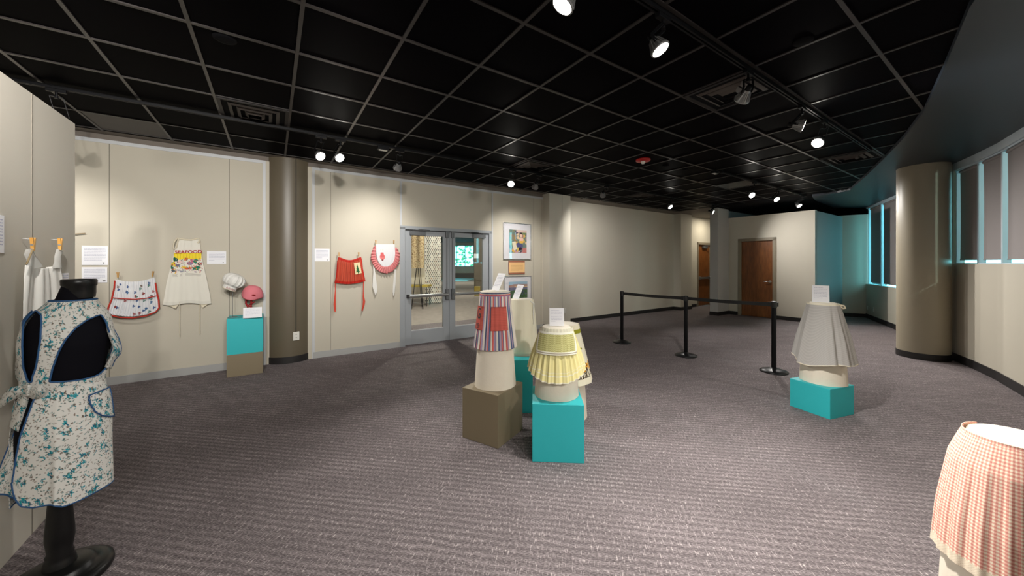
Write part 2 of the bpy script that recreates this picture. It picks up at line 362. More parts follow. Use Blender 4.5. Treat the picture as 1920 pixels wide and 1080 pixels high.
# ---- curved window wall
WP = [(9.77, 9.83), (9.25, 8.98), (8.72, 8.13), (8.13, 7.30), (7.50, 6.48), (6.86, 5.55), (6.56, 5.06), (6.22, 4.565), (5.77, 4.013), (5.15, 3.27), (4.5, 2.52), (3.8, 1.75), (3.1, 1.0), (2.4, .2), (1.95, -.8), (1.9, -2.2), (2.6, -4.2)]
def seg_frame(i):                             # local frame on a wall segment: origin, x along, y into the wall
    a = Vector((*WP[i], 0)); c_ = Vector((*WP[i+1], 0)); d = (c_-a); L = d.length; d.normalize(); nrm = Vector((-d.y, d.x, 0))   # nrm points outwards
    m = Matrix(((d.x, nrm.x, 0, a.x), (d.y, nrm.y, 0, a.y), (0, 0, 1, 0), (0, 0, 0, 1))); return m, L
lo = MB(); bs = MB(); up = MB()
for i in range(len(WP)-1):
    m, L = seg_frame(i)
    far = i < 3
    sill = .93 if far else 1.49; top = 3.0 if far else 2.93
    if 3 <= i <= 4: lo.box(-.02, L+.02, 0, .12, 0, SOFFIT, m)
    else:
        lo.box(-.02, L+.02, 0, .12, 0, sill, m); up.box(-.01, L+.01, 0, .1, top, SOFFIT+.02, m)
    bs.box(0, L, -.012, .005, 0, .115, m)
struct(lo.build('wall_right', M['wall'])); struct(up.build('trim_5', M['winframe'])); struct(bs.build('baseboard_right', M['blackbase']))
def window(k, i, x0, x1, sill, top, gap_at_end=True, gap=.13):
    m, L = seg_frame(i); r = sroot('window_%d' % k); r.matrix_world = m
    fr = B(x0, x0+.035, .03, .10, sill, top)
    fr.box(x1-.005, x1, .03, .10, sill, top); fr.box(x0, x1, .02, .10, sill, sill+.012); fr.box(x0, x1, .02, .1, top-.02, top)
    f = fr.build('window_frame', M['winframe'], r)
    B(x0+.02, x1, .085, .09, sill+.01, top-.01).build('pane', M['winglass'], r)
    a, b_ = (x0+gap, x1-.01)
    s = MB(); n = 16                            # the shade bows a little at its edge
    vs = []
    for q in range(n+1):
        z = sill+.062+(top-sill-.092)*q/n; bow = .012*math.sin(PI*q/n)
        vs += [(a+bow, .045, z), (b_, .045, z), (b_, .049, z), (a+bow, .049, z)]
    fs = []
    for q in range(n):
        o = q*4; fs += [(o, o+1, o+5, o+4), (o+1, o+2, o+6, o+5), (o+2, o+3, o+7, o+6), (o+3, o, o+4, o+7)]
    s.add(vs, fs); s.add(vs[:4], [(3, 2, 1, 0)])
    s.tube([(a, .047, sill+.062), (b_, .047, sill+.062)], .008, 8)
    s.tube([(a, .047, top-.04), (b_, .047, top-.04)], .02, 10)
    s.build('roller_shade', M['shade'], r)
# bays of the near ribbon window and of the taller far window
k = 1
for i in range(0, 3):
    L = seg_frame(i)[1]; window(k, i, 0.02 if i else .06, L, .93, 3.0, gap=.14); k += 1
for i in range(5, 14):
    L = seg_frame(i)[1]
    x0 = .27 if i == 6 else 0.
    window(k, i, 0, L, 1.49, 2.93, gap=.13 if i != 5 else .10); k += 1
# ---- smooth dropped soffit with a curved edge
ED = [(9.0, 9.95), (7.45, 8.75), (6.95, 8.25), (7.12, 7.80), (7.12, 7.50), (6.83, 7.10), (6.2, 6.22), (5.506, 5.28), (4.85, 4.42), (4.185, 3.62), (3.42, 2.82), (2.756, 2.145), (2.2, 1.45), (1.7, .6), (1.35, -.5), (1.3, -2.0), (2.0, -4.6)]
wl = [(9.9, 9.95), (9.5, 9.2), (9.3, 8.85), (8.9, 8.1), (8.5, 7.6)] + [(8.0, 6.95), (7.6, 6.45), (7.0, 5.6), (6.6, 5.0), (6.1, 4.3), (5.4, 3.4), (4.7, 2.6), (4.0, 1.8), (3.2, .9), (2.2, -.5), (2.1, -2.2), (2.8, -4.2)]
s = MB(); n = len(ED)
vs = [(x, y, z) for z in (SOFFIT, HEADROOM+.03) for x, y in ED] + [(x, y, z) for z in (SOFFIT, HEADROOM+.03) for x, y in wl]
fs = []
for i in range(n-1):
    fs += [(i, i+1, 2*n+i+1, 2*n+i), (n+i, n+i+1, 3*n+i+1, 3*n+i), (i, i+1, n+i+1, n+i), (2*n+i, 2*n+i+1, 3*n+i+1, 3*n+i)]
s.add(vs, fs); struct(s.build('ceiling_soffit', M['soffit']))

# ---- columns
c = thing('round_column', 'dark taupe round column between the two lit wall panels on the left', 'column', W(.21, 6.61, 0))
MB().lathe([(.325, 0), (.325, HEADROOM)], 64).build('shaft', M['column'], c)
MB().lathe([(.331, 0), (.331, .10)], 64).build('base', M['blackbase'], c)
def col_pt(u, r):                             # a point on that column's face on the sight line u
    k = (u-960)/FPX; d = Vector((k, 1, 0)).normalized(); o = W(.21, 6.61, 0); bq = d.dot(o); disc = bq*bq-(o.length_squared-r*r); return d*(bq-math.sqrt(max(disc, 0)))
p = col_pt(555, .325)
q = tag(MB().tube([p+Vector((0, 0, .42)), p+Vector((0, 0, HEADROOM-.01))], .009, 8).build('wall_conduit', M['conduit']), 'thin conduit running up the dark round column to the ceiling', 'conduit')
def outlet(p, ang, label, w=.075, h=.115):
    o = thing('wall_outlet', label, 'outlet', p, ang)
    B(-w/2, w/2, -.007, .004, -h/2, h/2).build('cover_plate', M['outlet'], o, bevel=.002)
    for dz in (-.024, .024):
        r = B(-.016, .016, -.010, -.006, dz-.013, dz+.013).build('socket', M['outlet'], o, bevel=.001)
        MB().box(-.008, -.005, -.0112, -.0095, dz-.006, dz+.006).box(.005, .008, -.0112, -.0095, dz-.006, dz+.006).build('slot', M['dark'], r)
    return o
cdir = (p - W(.21, 6.61, 0)).normalized(); a = math.atan2(cdir.y, cdir.x)+PI/2
outlet(p+cdir*.006+Vector((0, 0, .40)), a, 'white outlet box low on the dark round column under its conduit', .085, .125)
c = thing('round_column', 'pale khaki round column standing by the windows on the right', 'column', (6.573, 5.70, 0))
MB().lathe([(.293, 0), (.293, SOFFIT)], 64).build('shaft', M['column2'], c)
MB().lathe([(.299, 0), (.299, .10)], 64).build('base', M['blackbase'], c)

# ---- outlets on the walls
outlet(W(5.60, 6.163, .40), YAW, 'white outlet low on the pilaster right of the framed pictures')
def wall_r_outlet(u, v, i, label):
    m, L = seg_frame(i); a = Vector((*WP[i], 0)); d = Vector((*WP[i+1], 0))-a; kx = (u-960)/FPX
    s_ = (kx*a.y-a.x)/(d.x-kx*d.y); p = a+d*s_; p.z = EYE+(HZ-v)/FPX*p.y
    nr = Vector((d.y, -d.x, 0)).normalized(); outlet(p+nr*.006, math.atan2(nr.y, nr.x)+PI/2, label)
wall_r_outlet(1850, 661, 7, 'white outlet on the beige wall below the near windows')
wall_r_outlet(1639, 580, 1, 'white outlet below the far window, the one nearer the round column')
wall_r_outlet(1627, 577, 0, 'white outlet below the far window, beside the room corner')

# ---- doors
def glazed_leaf(k, t0, t1, hinge_left):
    r = sroot('door_%d' % k, W(0, 0, 0), YAW); w = .145; n0, n1 = NB+.03, NB+.075; g0 = .26; g1 = DH-.13
    b = B(t0, t0+w*.85, n0, n1, .01, DH-.03); b.box(t1-w*.85, t1, n0, n1, .01, DH-.03); b.box(t0+w*.85, t1-w*.85, n0, n1, .01, g0); b.box(t0+w*.85, t1-w*.85, n0, n1, g1, DH-.03)
    b.build('door_leaf', M['doorframe'], r, bevel=.002)
    B(t0+.10, t1-.10, n0+.018, n0+.024, g0-.01, g1+.01).build('pane', M['glass'], r)
    MB().box(t0+w*.85, t1-w*.85, n0-.003, n0+.01, g0-.004, g0+.012).build('glazing_bead', M['white_trim'], r)
    z = .90
    b = MB().tube([(t0+.05, n0-.07, z), (t1-.05, n0-.07, z)], .028, 12).build('push_bar', M['steel'], r)
    e = (t1-.055) if hinge_left else (t0+.055)
    B(e-.032, e+.032, n0-.07, n0, z-.10, z+.10).build('latch_case', M['closer'], r, bevel=.006)
    e2 = (t0+.05) if hinge_left else (t1-.05)
    B(e2-.02, e2+.02, n0-.09, n0, z-.028, z+.028).build('end_cap', M['dark'], r, bevel=.004)
    B(e-.028, e+.028, n0-.05, n0, g1-.02, g1+.10).build('top_latch', M['closer'], r, bevel=.006)
    MB().tube([(e, n0-.015, z+.1), (e, n0-.015, g1-.02)], .008, 8).build('latch_rod', M['closer'], r)
    a0, a1 = (t0+.09, t0+.37) if hinge_left else (t1-.37, t1-.09)
    B(a0, a1, n0-.06, n0, g1+.0, g1+.075).build('closer_body', M['closer'], r, bevel=.004)
    q = a0+.05 if hinge_left else a1-.05
    cb = MB().bar((q, n0-.03, g1+.085), (q+(.30 if hinge_left else -.30), n0-.10, g1+.10), .018, .012).bar((q+(.30 if hinge_left else -.30), n0-.10, g1+.10), (q+(.04 if hinge_left else -.04), n0-.012, g1+.12), .018, .012)
    cb.build('closer_arm', M['dark'], r)
tm = (DT0+DT1)/2
glazed_leaf(1, DT0+.045, tm-.003, True); glazed_leaf(2, tm+.003, DT1-.045, False)
b = B(DT0-.05, DT0+.042, NB-.012, NB+.12, 0, DH+.01); b.box(DT1-.042, DT1+.02, NB-.012, NB+.12, 0, DH+.01); b.box(DT0-.05, DT1+.02, NB-.012, NB+.12, DH-.025, DH+.035)
struct(b.build('trim_7', M['doorframe'], rotz=YAW, bevel=.002))
b = B(DT0+.045, DT1-.045, NB-.004, NB+.02, DH-.04, DH-.02); struct(b.build('trim_8', M['dark'], rotz=YAW))
# wooden door in the far wall
r = sroot('door_3', (0, 0, 0), YAW)
B(TD+.03, TD+.075, da+.03, db_-.03, .01, 2.12).build('door_leaf', M['wood'], r)
h = MB().lathe([(.032, 0), (.032, .012)], 20, M4=Matrix.Translation((TD+.02, da+.10, 1.0)) @ Matrix.Rotation(PI/2, 4, 'Y')).tube([(TD+.03, da+.10, 1.0), (TD-.03, da+.10, 1.0), (TD-.035, da+.14, 1.0), (TD-.03, da+.23, .995)], .011, 10)
h.build('door_handle', M['steel'], r)
b = B(TD-.02, TD+.12, da-.05, da+.03, 0, 2.20); b.box(TD-.02, TD+.12, db_-.03, db_+.05, 0, 2.20); b.box(TD-.02, TD+.12, da-.05, db_+.05, 2.12, 2.20)
struct(b.build('trim_9', M['jamb'], rotz=YAW, bevel=.003))
# second wooden door in the recess
r = sroot('door_4', (0, 0, 0), YAW)
B(12.24, 13.06, NC+.03, NC+.075, .01, 2.15).build('door_leaf', M['wood'], r)
MB().box(12.28, 13.02, NC-.05, NC+.0, .95, 1.02).box(12.28, 12.34, NC-.04, NC+.03, .93, 1.04).box(12.96, 13.02, NC-.04, NC+.03, .93, 1.04).build('push_bar', M['steel'], r, bevel=.004)
MB().box(12.55, 12.85, NC-.03, NC+.03, 2.03, 2.10).bar((12.6, NC-.02, 2.12), (12.9, NC-.12, 2.13), .02, .012).build('closer_body', M['closer'], r, bevel=.003)
b = B(12.19, 12.25, NC-.02, NC+.1, 0, 2.23); b.box(13.05, 13.12, NC-.02, NC+.1, 0, 2.23); b.box(12.19, 13.12, NC-.02, NC+.1, 2.15, 2.23)
struct(b.build('trim_10', M['jamb'], rotz=YAW))
# ------------------------------------------------------------------ tracks and spotlights
def track(t0, t1, n, label):
    o = thing('light_track', label, 'light track', W(t0, n, 0), YAW)
    b = B(0, t1-t0, -.018, -.006, HEADROOM-.050, HEADROOM-.021); b.box(0, t1-t0, .006, .018, HEADROOM-.05, HEADROOM-.021); b.box(0, t1-t0, -.018, .018, HEADROOM-.030, HEADROOM-.021)
    b.build('rail', M['blackmetal'], o)
    e = B(-.03, .005, -.02, .02, HEADROOM-.054, HEADROOM-.009); e.build('end_cap', M['blackmetal'], o)
    B(t1-t0-.005, t1-t0+.03, -.02, .02, HEADROOM-.054, HEADROOM-.009).build('end_cap', M['blackmetal'], o)
    return o
track(-3.2, 10.5, 4.85, 'long black track running along the back wall over the wall aprons')
track(-1.9, 6.75, 1.31, 'black track nearest the windows, running from overhead towards the khaki column')
track(6.35, 10.2, 3.04, 'short black middle track ending above the wooden door wall')
track(-.9, 6.0, -2.3, 'unseen black track behind the viewpoint, carrying the added spotlights')
PARL = bpy.data.lights
def spot_fixture(t, n, z, target, label, track_n=None, power=1.0, cone=62, vis='spotlights on the ceiling tracks', t_off=0., col=(1, .96, .91), side=0.):
    """track spotlight: adapter and stem on the rail, yoke, finned lamp, glowing lens; aimed at target"""
    tn_ = track_n if track_n is not None else n
    head = W(t, n, z); base = W(t-t_off, tn_, HEADROOM-.05)
    o = thing('track_spotlight', label, 'spotlight', head, 0, vis)
    def lp(p): return Vector(p)-head
    bp = lp(base)
    m = Matrix.Translation(bp) @ Matrix.Rotation(YAW, 4, 'Z')
    MB().box(-.06, .06, -.017, .017, -.028, .0, m).build('track_adapter', M['blackmetal'], o, bevel=.003)
    d = (Vector(target)-head).normalized()
    tail = -d*.13                                # where the yoke grips the lamp
    knee = Vector((bp.x, bp.y, bp.z-.07))
    MB().tube([bp+Vector((0, 0, -.02)), knee], .009, 10).lathe([(.014, -.012), (.014, .012)], 12, c=tuple(knee)).build('stem', M['blackmetal'], o)
    sd = d.cross(Vector((0, 0, 1))); sd = sd.normalized() if sd.length > .05 else Vector((1, 0, 0))
    top = knee
    y = MB()
    y.bar(top-sd*.040, top+sd*.040, .022, .005)
    for sg in (-1, 1):
        y.bar(top+sd*.038*sg, tail+sd*.038*sg+d*.03, .020, .004, up=sd); y.bar(tail+sd*.038*sg+d*.03, tail+sd*.038*sg+d*.085, .018, .004, up=sd)
    y.build('yoke', M['blackmetal'], o)
    q = Vector((0, 0, 1)).rotation_difference(d).to_matrix().to_4x4()
    MB().lathe([(.0, -.125), (.020, -.124), (.022, -.085), (.026, -.075)], 20, M4=q).build('lamp_socket', M['blackmetal'], o)
    body = MB().lathe([(.024, -.085), (.030, -.07), (.042, -.035), (.056, -.008), (.060, 0), (.058, .004), (.0, .003)], 28, M4=q)
    for k_ in range(18):
        a_ = 2*PI*k_/18; mm = q @ Matrix.Rotation(a_, 4, 'Z')
        body.add([mm @ Vector(p_) for p_ in ((.028, -.0015, -.072), (.036, -.0015, -.072), (.060, -.0015, -.010), (.054, -.0015, -.010), (.028, .0015, -.072), (.036, .0015, -.072), (.060, .0015, -.010), (.054, .0015, -.010))],
                 [(0, 1, 2, 3), (7, 6, 5, 4), (0, 4, 5, 1), (1, 5, 6, 2), (2, 6, 7, 3), (3, 7, 4, 0)])
    body.build('lamp', M['lampgrey'], o)
    MB().lathe([(.0, .0065), (.036, .0062), (.050, .0048), (.0505, .003)], 28, M4=q, caps=False).build('lens', M['lens'], o)
    if power:
        L = PARL.new('spot', 'SPOT'); L.energy = LAMP_W*power; L.spot_size = math.radians(cone*1.12); L.spot_blend = 1.0; L.shadow_soft_size = .04; L.color = col
        lo_ = bpy.data.objects.new('spot_beam', L); link(lo_, o); lo_.location = d*.03; lo_.rotation_euler = d.to_track_quat('-Z', 'Y').to_euler()
    return o
def fx(u, v, n, target, label, **k):
    t, z = on_n(u, v, n); return spot_fixture(t, n, z, target, label, **k)
G = 'spotlights on the long back track'; G2 = 'spotlights on the track nearest the windows'; G3 = 'spotlights on the short middle track'
fx(118, 236, 4.97, W(-2.0, NB, 1.6), 'black spotlight above the end of the near left partition, turned to the wall', track_n=4.85, power=.5, vis=G)
fx(601, 293, 4.90, (-.2, 3.0, .6), 'glowing spotlight facing the room, the left one of the close pair', track_n=4.85, power=1.0, vis=G)
fx(637, 296, 4.90, (.35, 2.8, .5), 'glowing spotlight facing the room, the right one of the close pair', track_n=4.85, power=1.0, vis=G)
fx(745, 316, 4.97, W(1.45, NB, 1.7), 'dark backed spotlight turned to the pink and red aprons on the wall', track_n=4.85, power=.95, cone=74, vis=G)
fx(958, 345, 4.90, (.2, 2.9, .7), 'glowing spotlight facing the room above the framed pictures', track_n=4.85, power=1.0, vis=G)
fx(1003, 352, 4.97, W(4.4, NB, 1.5), 'dark backed spotlight turned to the framed pictures', track_n=4.85, power=1.1, cone=70, vis=G)
fx(1130, 367, 4.95, W(7.0, NC, 1.5), 'dark backed spotlight turned to the pale wall right of the pilaster', track_n=4.85, power=1.2, cone=80, vis=G)
fx(1257, 388, 4.90, W(7.6, 2.2, 0), 'glowing spotlight on the back track over the middle belt post, left of its neighbour', track_n=4.85, power=1.3, cone=80, vis=G)
fx(1337, 398, 4.88, (8.6, 7.2, .9), 'glowing spotlight at the far end of the back track beside the square pillar', track_n=4.85, power=2.0, cone=90, vis=G)
fx(1055, 10, 1.33, (-1.2, 1.75, .3), 'large glowing spotlight cut by the top edge of the view', track_n=1.31, power=.7, cone=70, vis=G2)
fx(1238, 93, 1.33, (2.3, 1.5, 0), 'large glowing spotlight nearest the viewer, whole in view', track_n=1.31, power=3.8, cone=110, vis=G2)
fx(1390, 188, 1.36, W(5.0, 4.5, .2), 'grey finned spotlight beside the square air vent, turned away', track_n=1.31, power=1.4, cone=80, vis=G2)
fx(1506, 236, 1.30, (5.0, 2.2, 2.0), 'silver spotlight seen side on, left of the brightest one by the windows', track_n=1.31, power=1.0, cone=80, vis=G2)
fx(1533, 268, 1.37, (.8, 2.4, .2), 'bright spotlight on the window side track, second from its far end vent', track_n=1.31, power=1.0, vis=G2)
fx(1410, 366, 3.08, (4.7, 3.3, .2), 'glowing spotlight on the middle track, leftmost of three', track_n=3.04, power=1.5, cone=85, vis=G3)
fx(1456, 374, 3.08, (5.8, 4.2, .2), 'glowing spotlight on the middle track, middle of three', track_n=3.04, power=1.7, cone=85, vis=G3)
fx(1499, 386, 3.10, (7.4, 6.0, .3), 'glowing spotlight on the middle track, nearest the teal tinted side wall', track_n=3.04, power=1.5, cone=115, vis=G3)
# unseen spotlights added behind the viewpoint to fill the room and wash walls
G4 = 'added spotlights behind the viewpoint'
for t, n, tg, pw, cn in ((-.6, 1.31, W(-1.0, NB, 1.5), 2.4, 62), (.2, 1.31, W(1.2, NB, 1.4), 1.6, 60), (-1.5, 1.31, (-2.1, 1.7, 1.0), .25, 70), (1.0, -2.3, W(2.5, 3.5, 0), 2.1, 95), (3.0, -2.3, W(6.2, .5, .6), 2.0, 95),
                         (-.2, -2.3, W(-1.1, 1.6, 1.0), 1.6, 90), (4.6, -2.3, W(9, 1.6, .2), 2.0, 90), (-2.2, 4.85, W(-2.6, NB, 1.6), .8, 70), (-1.0, 1.31, W(-1.9, NB, 1.9), 1.6, 60)):
    spot_fixture(t, n, 2.84, tg, 'unseen black spotlight added on a track behind the viewpoint as fill', power=pw, cone=cn, vis=G4)
def connector(u, v, n, label):
    t, z = on_n(u, v, n); o = thing('track_feed_box', label, 'track feed', W(t, n, 0), YAW)
    B(-.07, .07, -.035, .035, HEADROOM-.095, HEADROOM-.05).build('housing', M['blackmetal'], o, bevel=.004)
    B(-.05, .05, -.022, .022, HEADROOM-.099, HEADROOM-.094).build('cover_plate', M['outlet'], o)
connector(718, 282, 4.85, 'track feed box with pale underside on the back track')
connector(1340, 326, 3.04, 'track feed box with pale underside at the near end of the middle track')

# ------------------------------------------------------------------ ceiling fittings
def vent(t, n, label, s=.295, half=False):
    o = thing('air_vent', label, 'air vent', W(t, n, 0), YAW); z = HEADROOM-.010
    def ring(b, a, w, z0, z1):
        b.box(-a, a, -a, -a+w, z0, z1); b.box(-a, a, a-w, a, z0, z1); b.box(-a, -a+w, -a+w, a-w, z0, z1); b.box(a-w, a, -a+w, a-w, z0, z1)
    b = MB(); ring(b, s, .03, z-.008, z+.009); b.build('frame', M['vent'], o)
    MB().box(-s, s, -s, s, z+.001, z+.009).build('backing', M['bulkhead'], o)
    for a_, dz in ((.215, .012), (.15, .02), (.085, .028)):
        c_ = MB(); w = .030
        for k_ in range(4):
            mm = Matrix.Rotation(k_*PI/2, 4, 'Z')
            c_.add([mm @ Vector(p_) for p_ in ((-a_, -a_, z), (a_, -a_, z), (a_-w, -a_+w, z-dz), (-a_+w, -a_+w, z-dz))], [(0, 1, 2, 3)])
            c_.add([mm @ Vector(p_) for p_ in ((-a_, -a_, z-.003), (a_, -a_, z-.003), (a_-w, -a_+w, z-dz-.003), (-a_+w, -a_+w, z-dz-.003))], [(3, 2, 1, 0)])
        c_.build('vane', M['ventlight'], o)
    return o
def cell(t, n): return (TG+(math.floor((t-TG)/S)+.5)*S, NG+(math.floor((n-NG)/S)+.5)*S)
for (t, n), lb in (((-.12, 4.57), 'square air vent above the round taupe column'), ((3.53, 4.63), 'square air vent above the framed pictures'), ((3.54, 1.62), 'large square air vent beside the finned spotlight'),
                   ((7.1, 1.5), 'air vent at the edge of the curved soffit by the khaki column'), ((7.04, 5.35), 'small distant air vent before the pale wall')):
    vent(*cell(t, n), lb)
t, n = cell(-1.36, 5.78)
struct(B(-.29, .29, -.29, .29, HEADROOM-.004, HEADROOM+.002).build('trim_11', mat('tile_worn', rgb(74, 70, 68), .6, noise=.2, nscale=6), rotz=YAW, loc=W(t, n, 0)))
t, n = cell(7.8, 3.4)
struct(B(-.29, .29, -.29, .29, HEADROOM-.004, HEADROOM+.002).build('trim_12', mat('tile_reflection', rgb(34, 44, 52), .2), rotz=YAW, loc=W(t, n, 0)))  # bluish reflection put into this tile's colour
o = thing('alarm_strobe', 'red fire alarm strobe with clear lens on the black ceiling', 'alarm', W(4.70, 3.40, HEADROOM), 0)
MB().lathe([(.105, 0), (.108, -.012), (.100, -.026), (.05, -.032), (0, -.032)], 36).build('housing', M['red'], o)
MB().lathe([(.032, -.03), (.030, -.055), (.018, -.068), (0, -.07)], 20).build('strobe_lens', M['outlet'], o)
for t, n, lb, r_ in ((5.30, 3.41, 'small ceiling sensor right of the red alarm', .05), (-.28, 3.215, 'round ceiling disc near the upper left of the ceiling', .07), (3.14, .95, 'round ceiling disc near the curved soffit edge', .06),
                     (5.78, 3.36, 'flat ceiling disc farther right of the red alarm', .045)):
    o = tag(MB().lathe([(r_, 0), (r_, -.006), (r_*.6, -.014), (0, -.016)], 28).build('ceiling_sensor', M['bulkhead'], loc=W(t, n, HEADROOM)), lb, 'sensor')

# ------------------------------------------------------------------ belt barriers
def stanchion(p, label):
    o = thing('barrier_post', label, 'barrier post', (*p, 0), 0, 'barrier posts across the room')
    MB().lathe([(.165, 0), (.168, .008), (.160, .020), (.10, .040), (.045, .055), (.034, .062)], 48).build('base', M['black'], o)
    MB().lathe([(.030, .055), (.030, .90)], 28).build('pole', M['blackmetal'], o)
    MB().lathe([(.036, .885), (.037, .955), (.034, .968), (.020, .972), (0, .972)], 28).build('belt_head', M['black'], o)
    return o
P1, P2, P3 = (2.081, 6.747), (2.818, 5.775), (3.619, 4.924)
def belt(o, a, c_):
    a = Vector((*a, 0)); c_ = Vector((*c_, 0)); d = (c_-a); L = d.length; d.normalize(); nrm = Vector((-d.y, d.x, 0)); n = 16; vs = []
    for i in range(n+1):
        s_ = .037+(L-.074)*i/n; sag = -.008*math.sin(PI*i/n)
        for w_, zz in ((-.0008, .905), (.0008, .905), (.0008, .955), (-.0008, .955)): vs.append(d*s_+nrm*w_+Vector((0, 0, zz+sag)))
    fs = [(4*i+j, 4*i+(j+1) % 4, 4*i+4+(j+1) % 4, 4*i+4+j) for i in range(n) for j in range(4)]
    MB().add(vs, fs).build('belt', M['black'], o)
    e = d*(L-.05); MB().box(-.02, .02, -.012, .012, .900, .960, Matrix.Translation(e) @ Matrix.Rotation(math.atan2(d.y, d.x), 4, 'Z')).build('belt_clip', M['black'], o)
s1 = stanchion(P1, 'black belt barrier post farthest left, by the pale wall'); s2 = stanchion(P2, 'black belt barrier post in the middle of the three')
s3 = stanchion(P3, 'black belt barrier post nearest the viewer, in front of the wooden door')
belt(s1, P1, P2); belt(s2, P2, P3)
B(.03, .055, -.014, .014, .90, .958).build('belt_clip', M['black'], s3)

# ------------------------------------------------------------------ plinths
def plinth(A, Bp, depth, h, m, label, z0=0.):
    """box whose front lower edge runs from A to B (floor points), going back by depth"""
    A = Vector((*A, 0)); Bp = Vector((*Bp, 0)); d = (Bp-A); L = d.length; ang = math.atan2(d.y, d.x)
    o = B(0, L, 0, depth, 0, h).build('plinth', m, bevel=.003); o.location = (A.x, A.y, z0); o.rotation_euler = (0, 0, ang)
    return tag(o, label, 'plinth')
def FP(u, v, z=0.):
    Y = FPX*(EYE-z)/(v-HZ); return ((u-960)/FPX*Y, Y)
a_, b_, c_ = FP(867, 819.6), FP(933.7, 841.9), FP(983.3, 806.7)
plinth(a_, b_, math.dist(b_, c_), .43, M['brown'], 'brown cube plinth under the striped apron')
a_, b_ = FP(998.1, 865.9), FP(1095.6, 869.3)
plinth(a_, b_, .40, .437, M['teal'], 'teal cube plinth under the yellow organdy apron')
plinth(FP(936, 775), FP(999, 774.5), .42, .53, M['teal'], 'taller teal plinth behind the brown one, under the plain white form')
a_, b_, c_ = FP(1480.9, 760.6), FP(1556.4, 787.2), FP(1613.8, 779.8)
plinth(a_, b_, .37, .29, M['teal'], 'low teal plinth under the grey apron by itself on the right')
HB = FP(493, 699); HA = (HB[0]-.39*ct, HB[1]-.39*st)
pb = plinth(HA, HB, .38, .292, M['brown'], 'brown block plinth on the carpet below the teal block, by the wall')
pt = plinth(HA, HB, .38, .476, M['teal'], 'teal block stacked on a brown block below the hats', z0=.292)

# ------------------------------------------------------------------ skirt forms and their aprons
def rad(prof, z): zs = [p[1] for p in prof]; rs = [p[0] for p in prof]; return np.interp(z, zs, rs)
def form(x, y, z0, prof, label, ell=1., ang=0.):
    o = thing('skirt_form', label, 'skirt form', (x, y, z0), ang)
    seg = 96; m_ = 40; H = prof[-1][1]
    P = np.zeros((m_+1, seg+1, 3)); zz = np.linspace(0, H, m_+1)
    for i, z in enumerate(zz):
        a = np.linspace(0, 2*PI, seg+1); r = rad(prof, z)*(1+.012*np.sin(a*5+1)*(1-z/H)); r[-1] = r[0]
        P[i, :, 0] = r*np.cos(a); P[i, :, 1] = r*np.sin(a)*ell; P[i, :, 2] = z + (0 if i else .0)
    grid('cover', P, M['muslin'], o)
    rt = prof[-1][0]
    MB().lathe([(rt-.002, H-.004), (rt-.003, H+.002), (rt-.010, H+.006), (0, H+.008)], 64, sy=ell).build('top_panel', M['cardtop'], o)
    return o
def skirt(name, label, cat, x, y, z0, prof, ztop, zhem, face, span, flare, pleats, amp, colf, m, ell=1., seed=1, hemvar=0., cols=360, rows=90, group=None, hemf=None, ang=0., flarep=1.3, thick=.0015):
    """apron worn on a form; colf(arc_fraction -1..1, depth 0..1, A, Z) -> colours"""
    a = np.linspace(-span/2, span/2, cols); v = np.linspace(0, 1, rows); A, V = np.meshgrid(a, v)
    ph = A*pleats/(2*PI)*2*PI
    warp = .55*smooth_noise(A/(2*PI)+.3, seed)
    fold = np.sin(ph+warp*4)+.35*np.sin(2.3*ph+warp*7+1)
    zh = zhem + hemvar*smooth_noise(A/(2*PI), seed+3, 4)
    if hemf is not None: zh = zhem + hemf(A)
    Z = ztop + (zh-ztop)*V
    base = np.interp(Z, [p[1] for p in prof], [p[0] for p in prof])
    R_ = base + .006 + flare*V**flarep + amp*fold*np.clip(V*1.6, .12, 1) + amp*.6
    R_ = np.maximum(R_, base+.0045)
    th = A+face-ang
    P = np.stack([R_*np.cos(th), R_*np.sin(th)*ell, Z], -1)
    o = grid(name, P, m, None, col=colf(A/(span/2), V, A, Z), thick=thick); o.location = (x, y, z0); o.rotation_euler = (0, 0, ang)
    tag(o, label, cat, group); return o
def cardstand(p, w, h, face, tilt, label, lines=8):
    """small white text card leaning back on a wire easel"""
    f = Vector((math.cos(face), math.sin(face), 0)); wd = Vector((-f.y, f.x, 0)); up = (Vector((0, 0, 1))*math.cos(tilt)-f*math.sin(tilt)).normalized(); nr = wd.cross(up)
    m4 = Matrix(((wd.x, up.x, nr.x, 0), (wd.y, up.y, nr.y, 0), (wd.z, up.z, nr.z, 0), (0, 0, 0, 1)))
    o = thing('label_card', label, 'label card', p, 0)
    B(-w/2, w/2, .002, h, -.002, 0, m4).build('card', M['card'], o)
    sg = 1 if nr.dot(f) > 0 else -1
    t = MB(); r_ = random.Random(int(p[0]*1000))
    for i in range(lines):
        yy = h*(.86-.68*i/lines); x0 = -w*.38; x1 = w*(.38 if i not in (0, lines-1) else r_.uniform(-.1, .25)); x = x0
        while x < x1:
            l = r_.uniform(.03, .10)*w; x2 = min(x+l, x1); zz0, zz1 = ((.0001, .0006) if sg > 0 else (-.0026, -.0021)); t.box(x, x2, yy-h*.010, yy+h*.010, zz0, zz1, m4); x = x2+.02*w
    t.build('text_lines', M['ink'], o)
    s_ = MB(); back = -f
    s_.tube([Vector((0, 0, 0))+up*h*.5-f*.002, back*(h*.30)+Vector((0, 0, .002))], .0016, 6)
    s_.build('easel_strut', M['steel'], o)
    return o

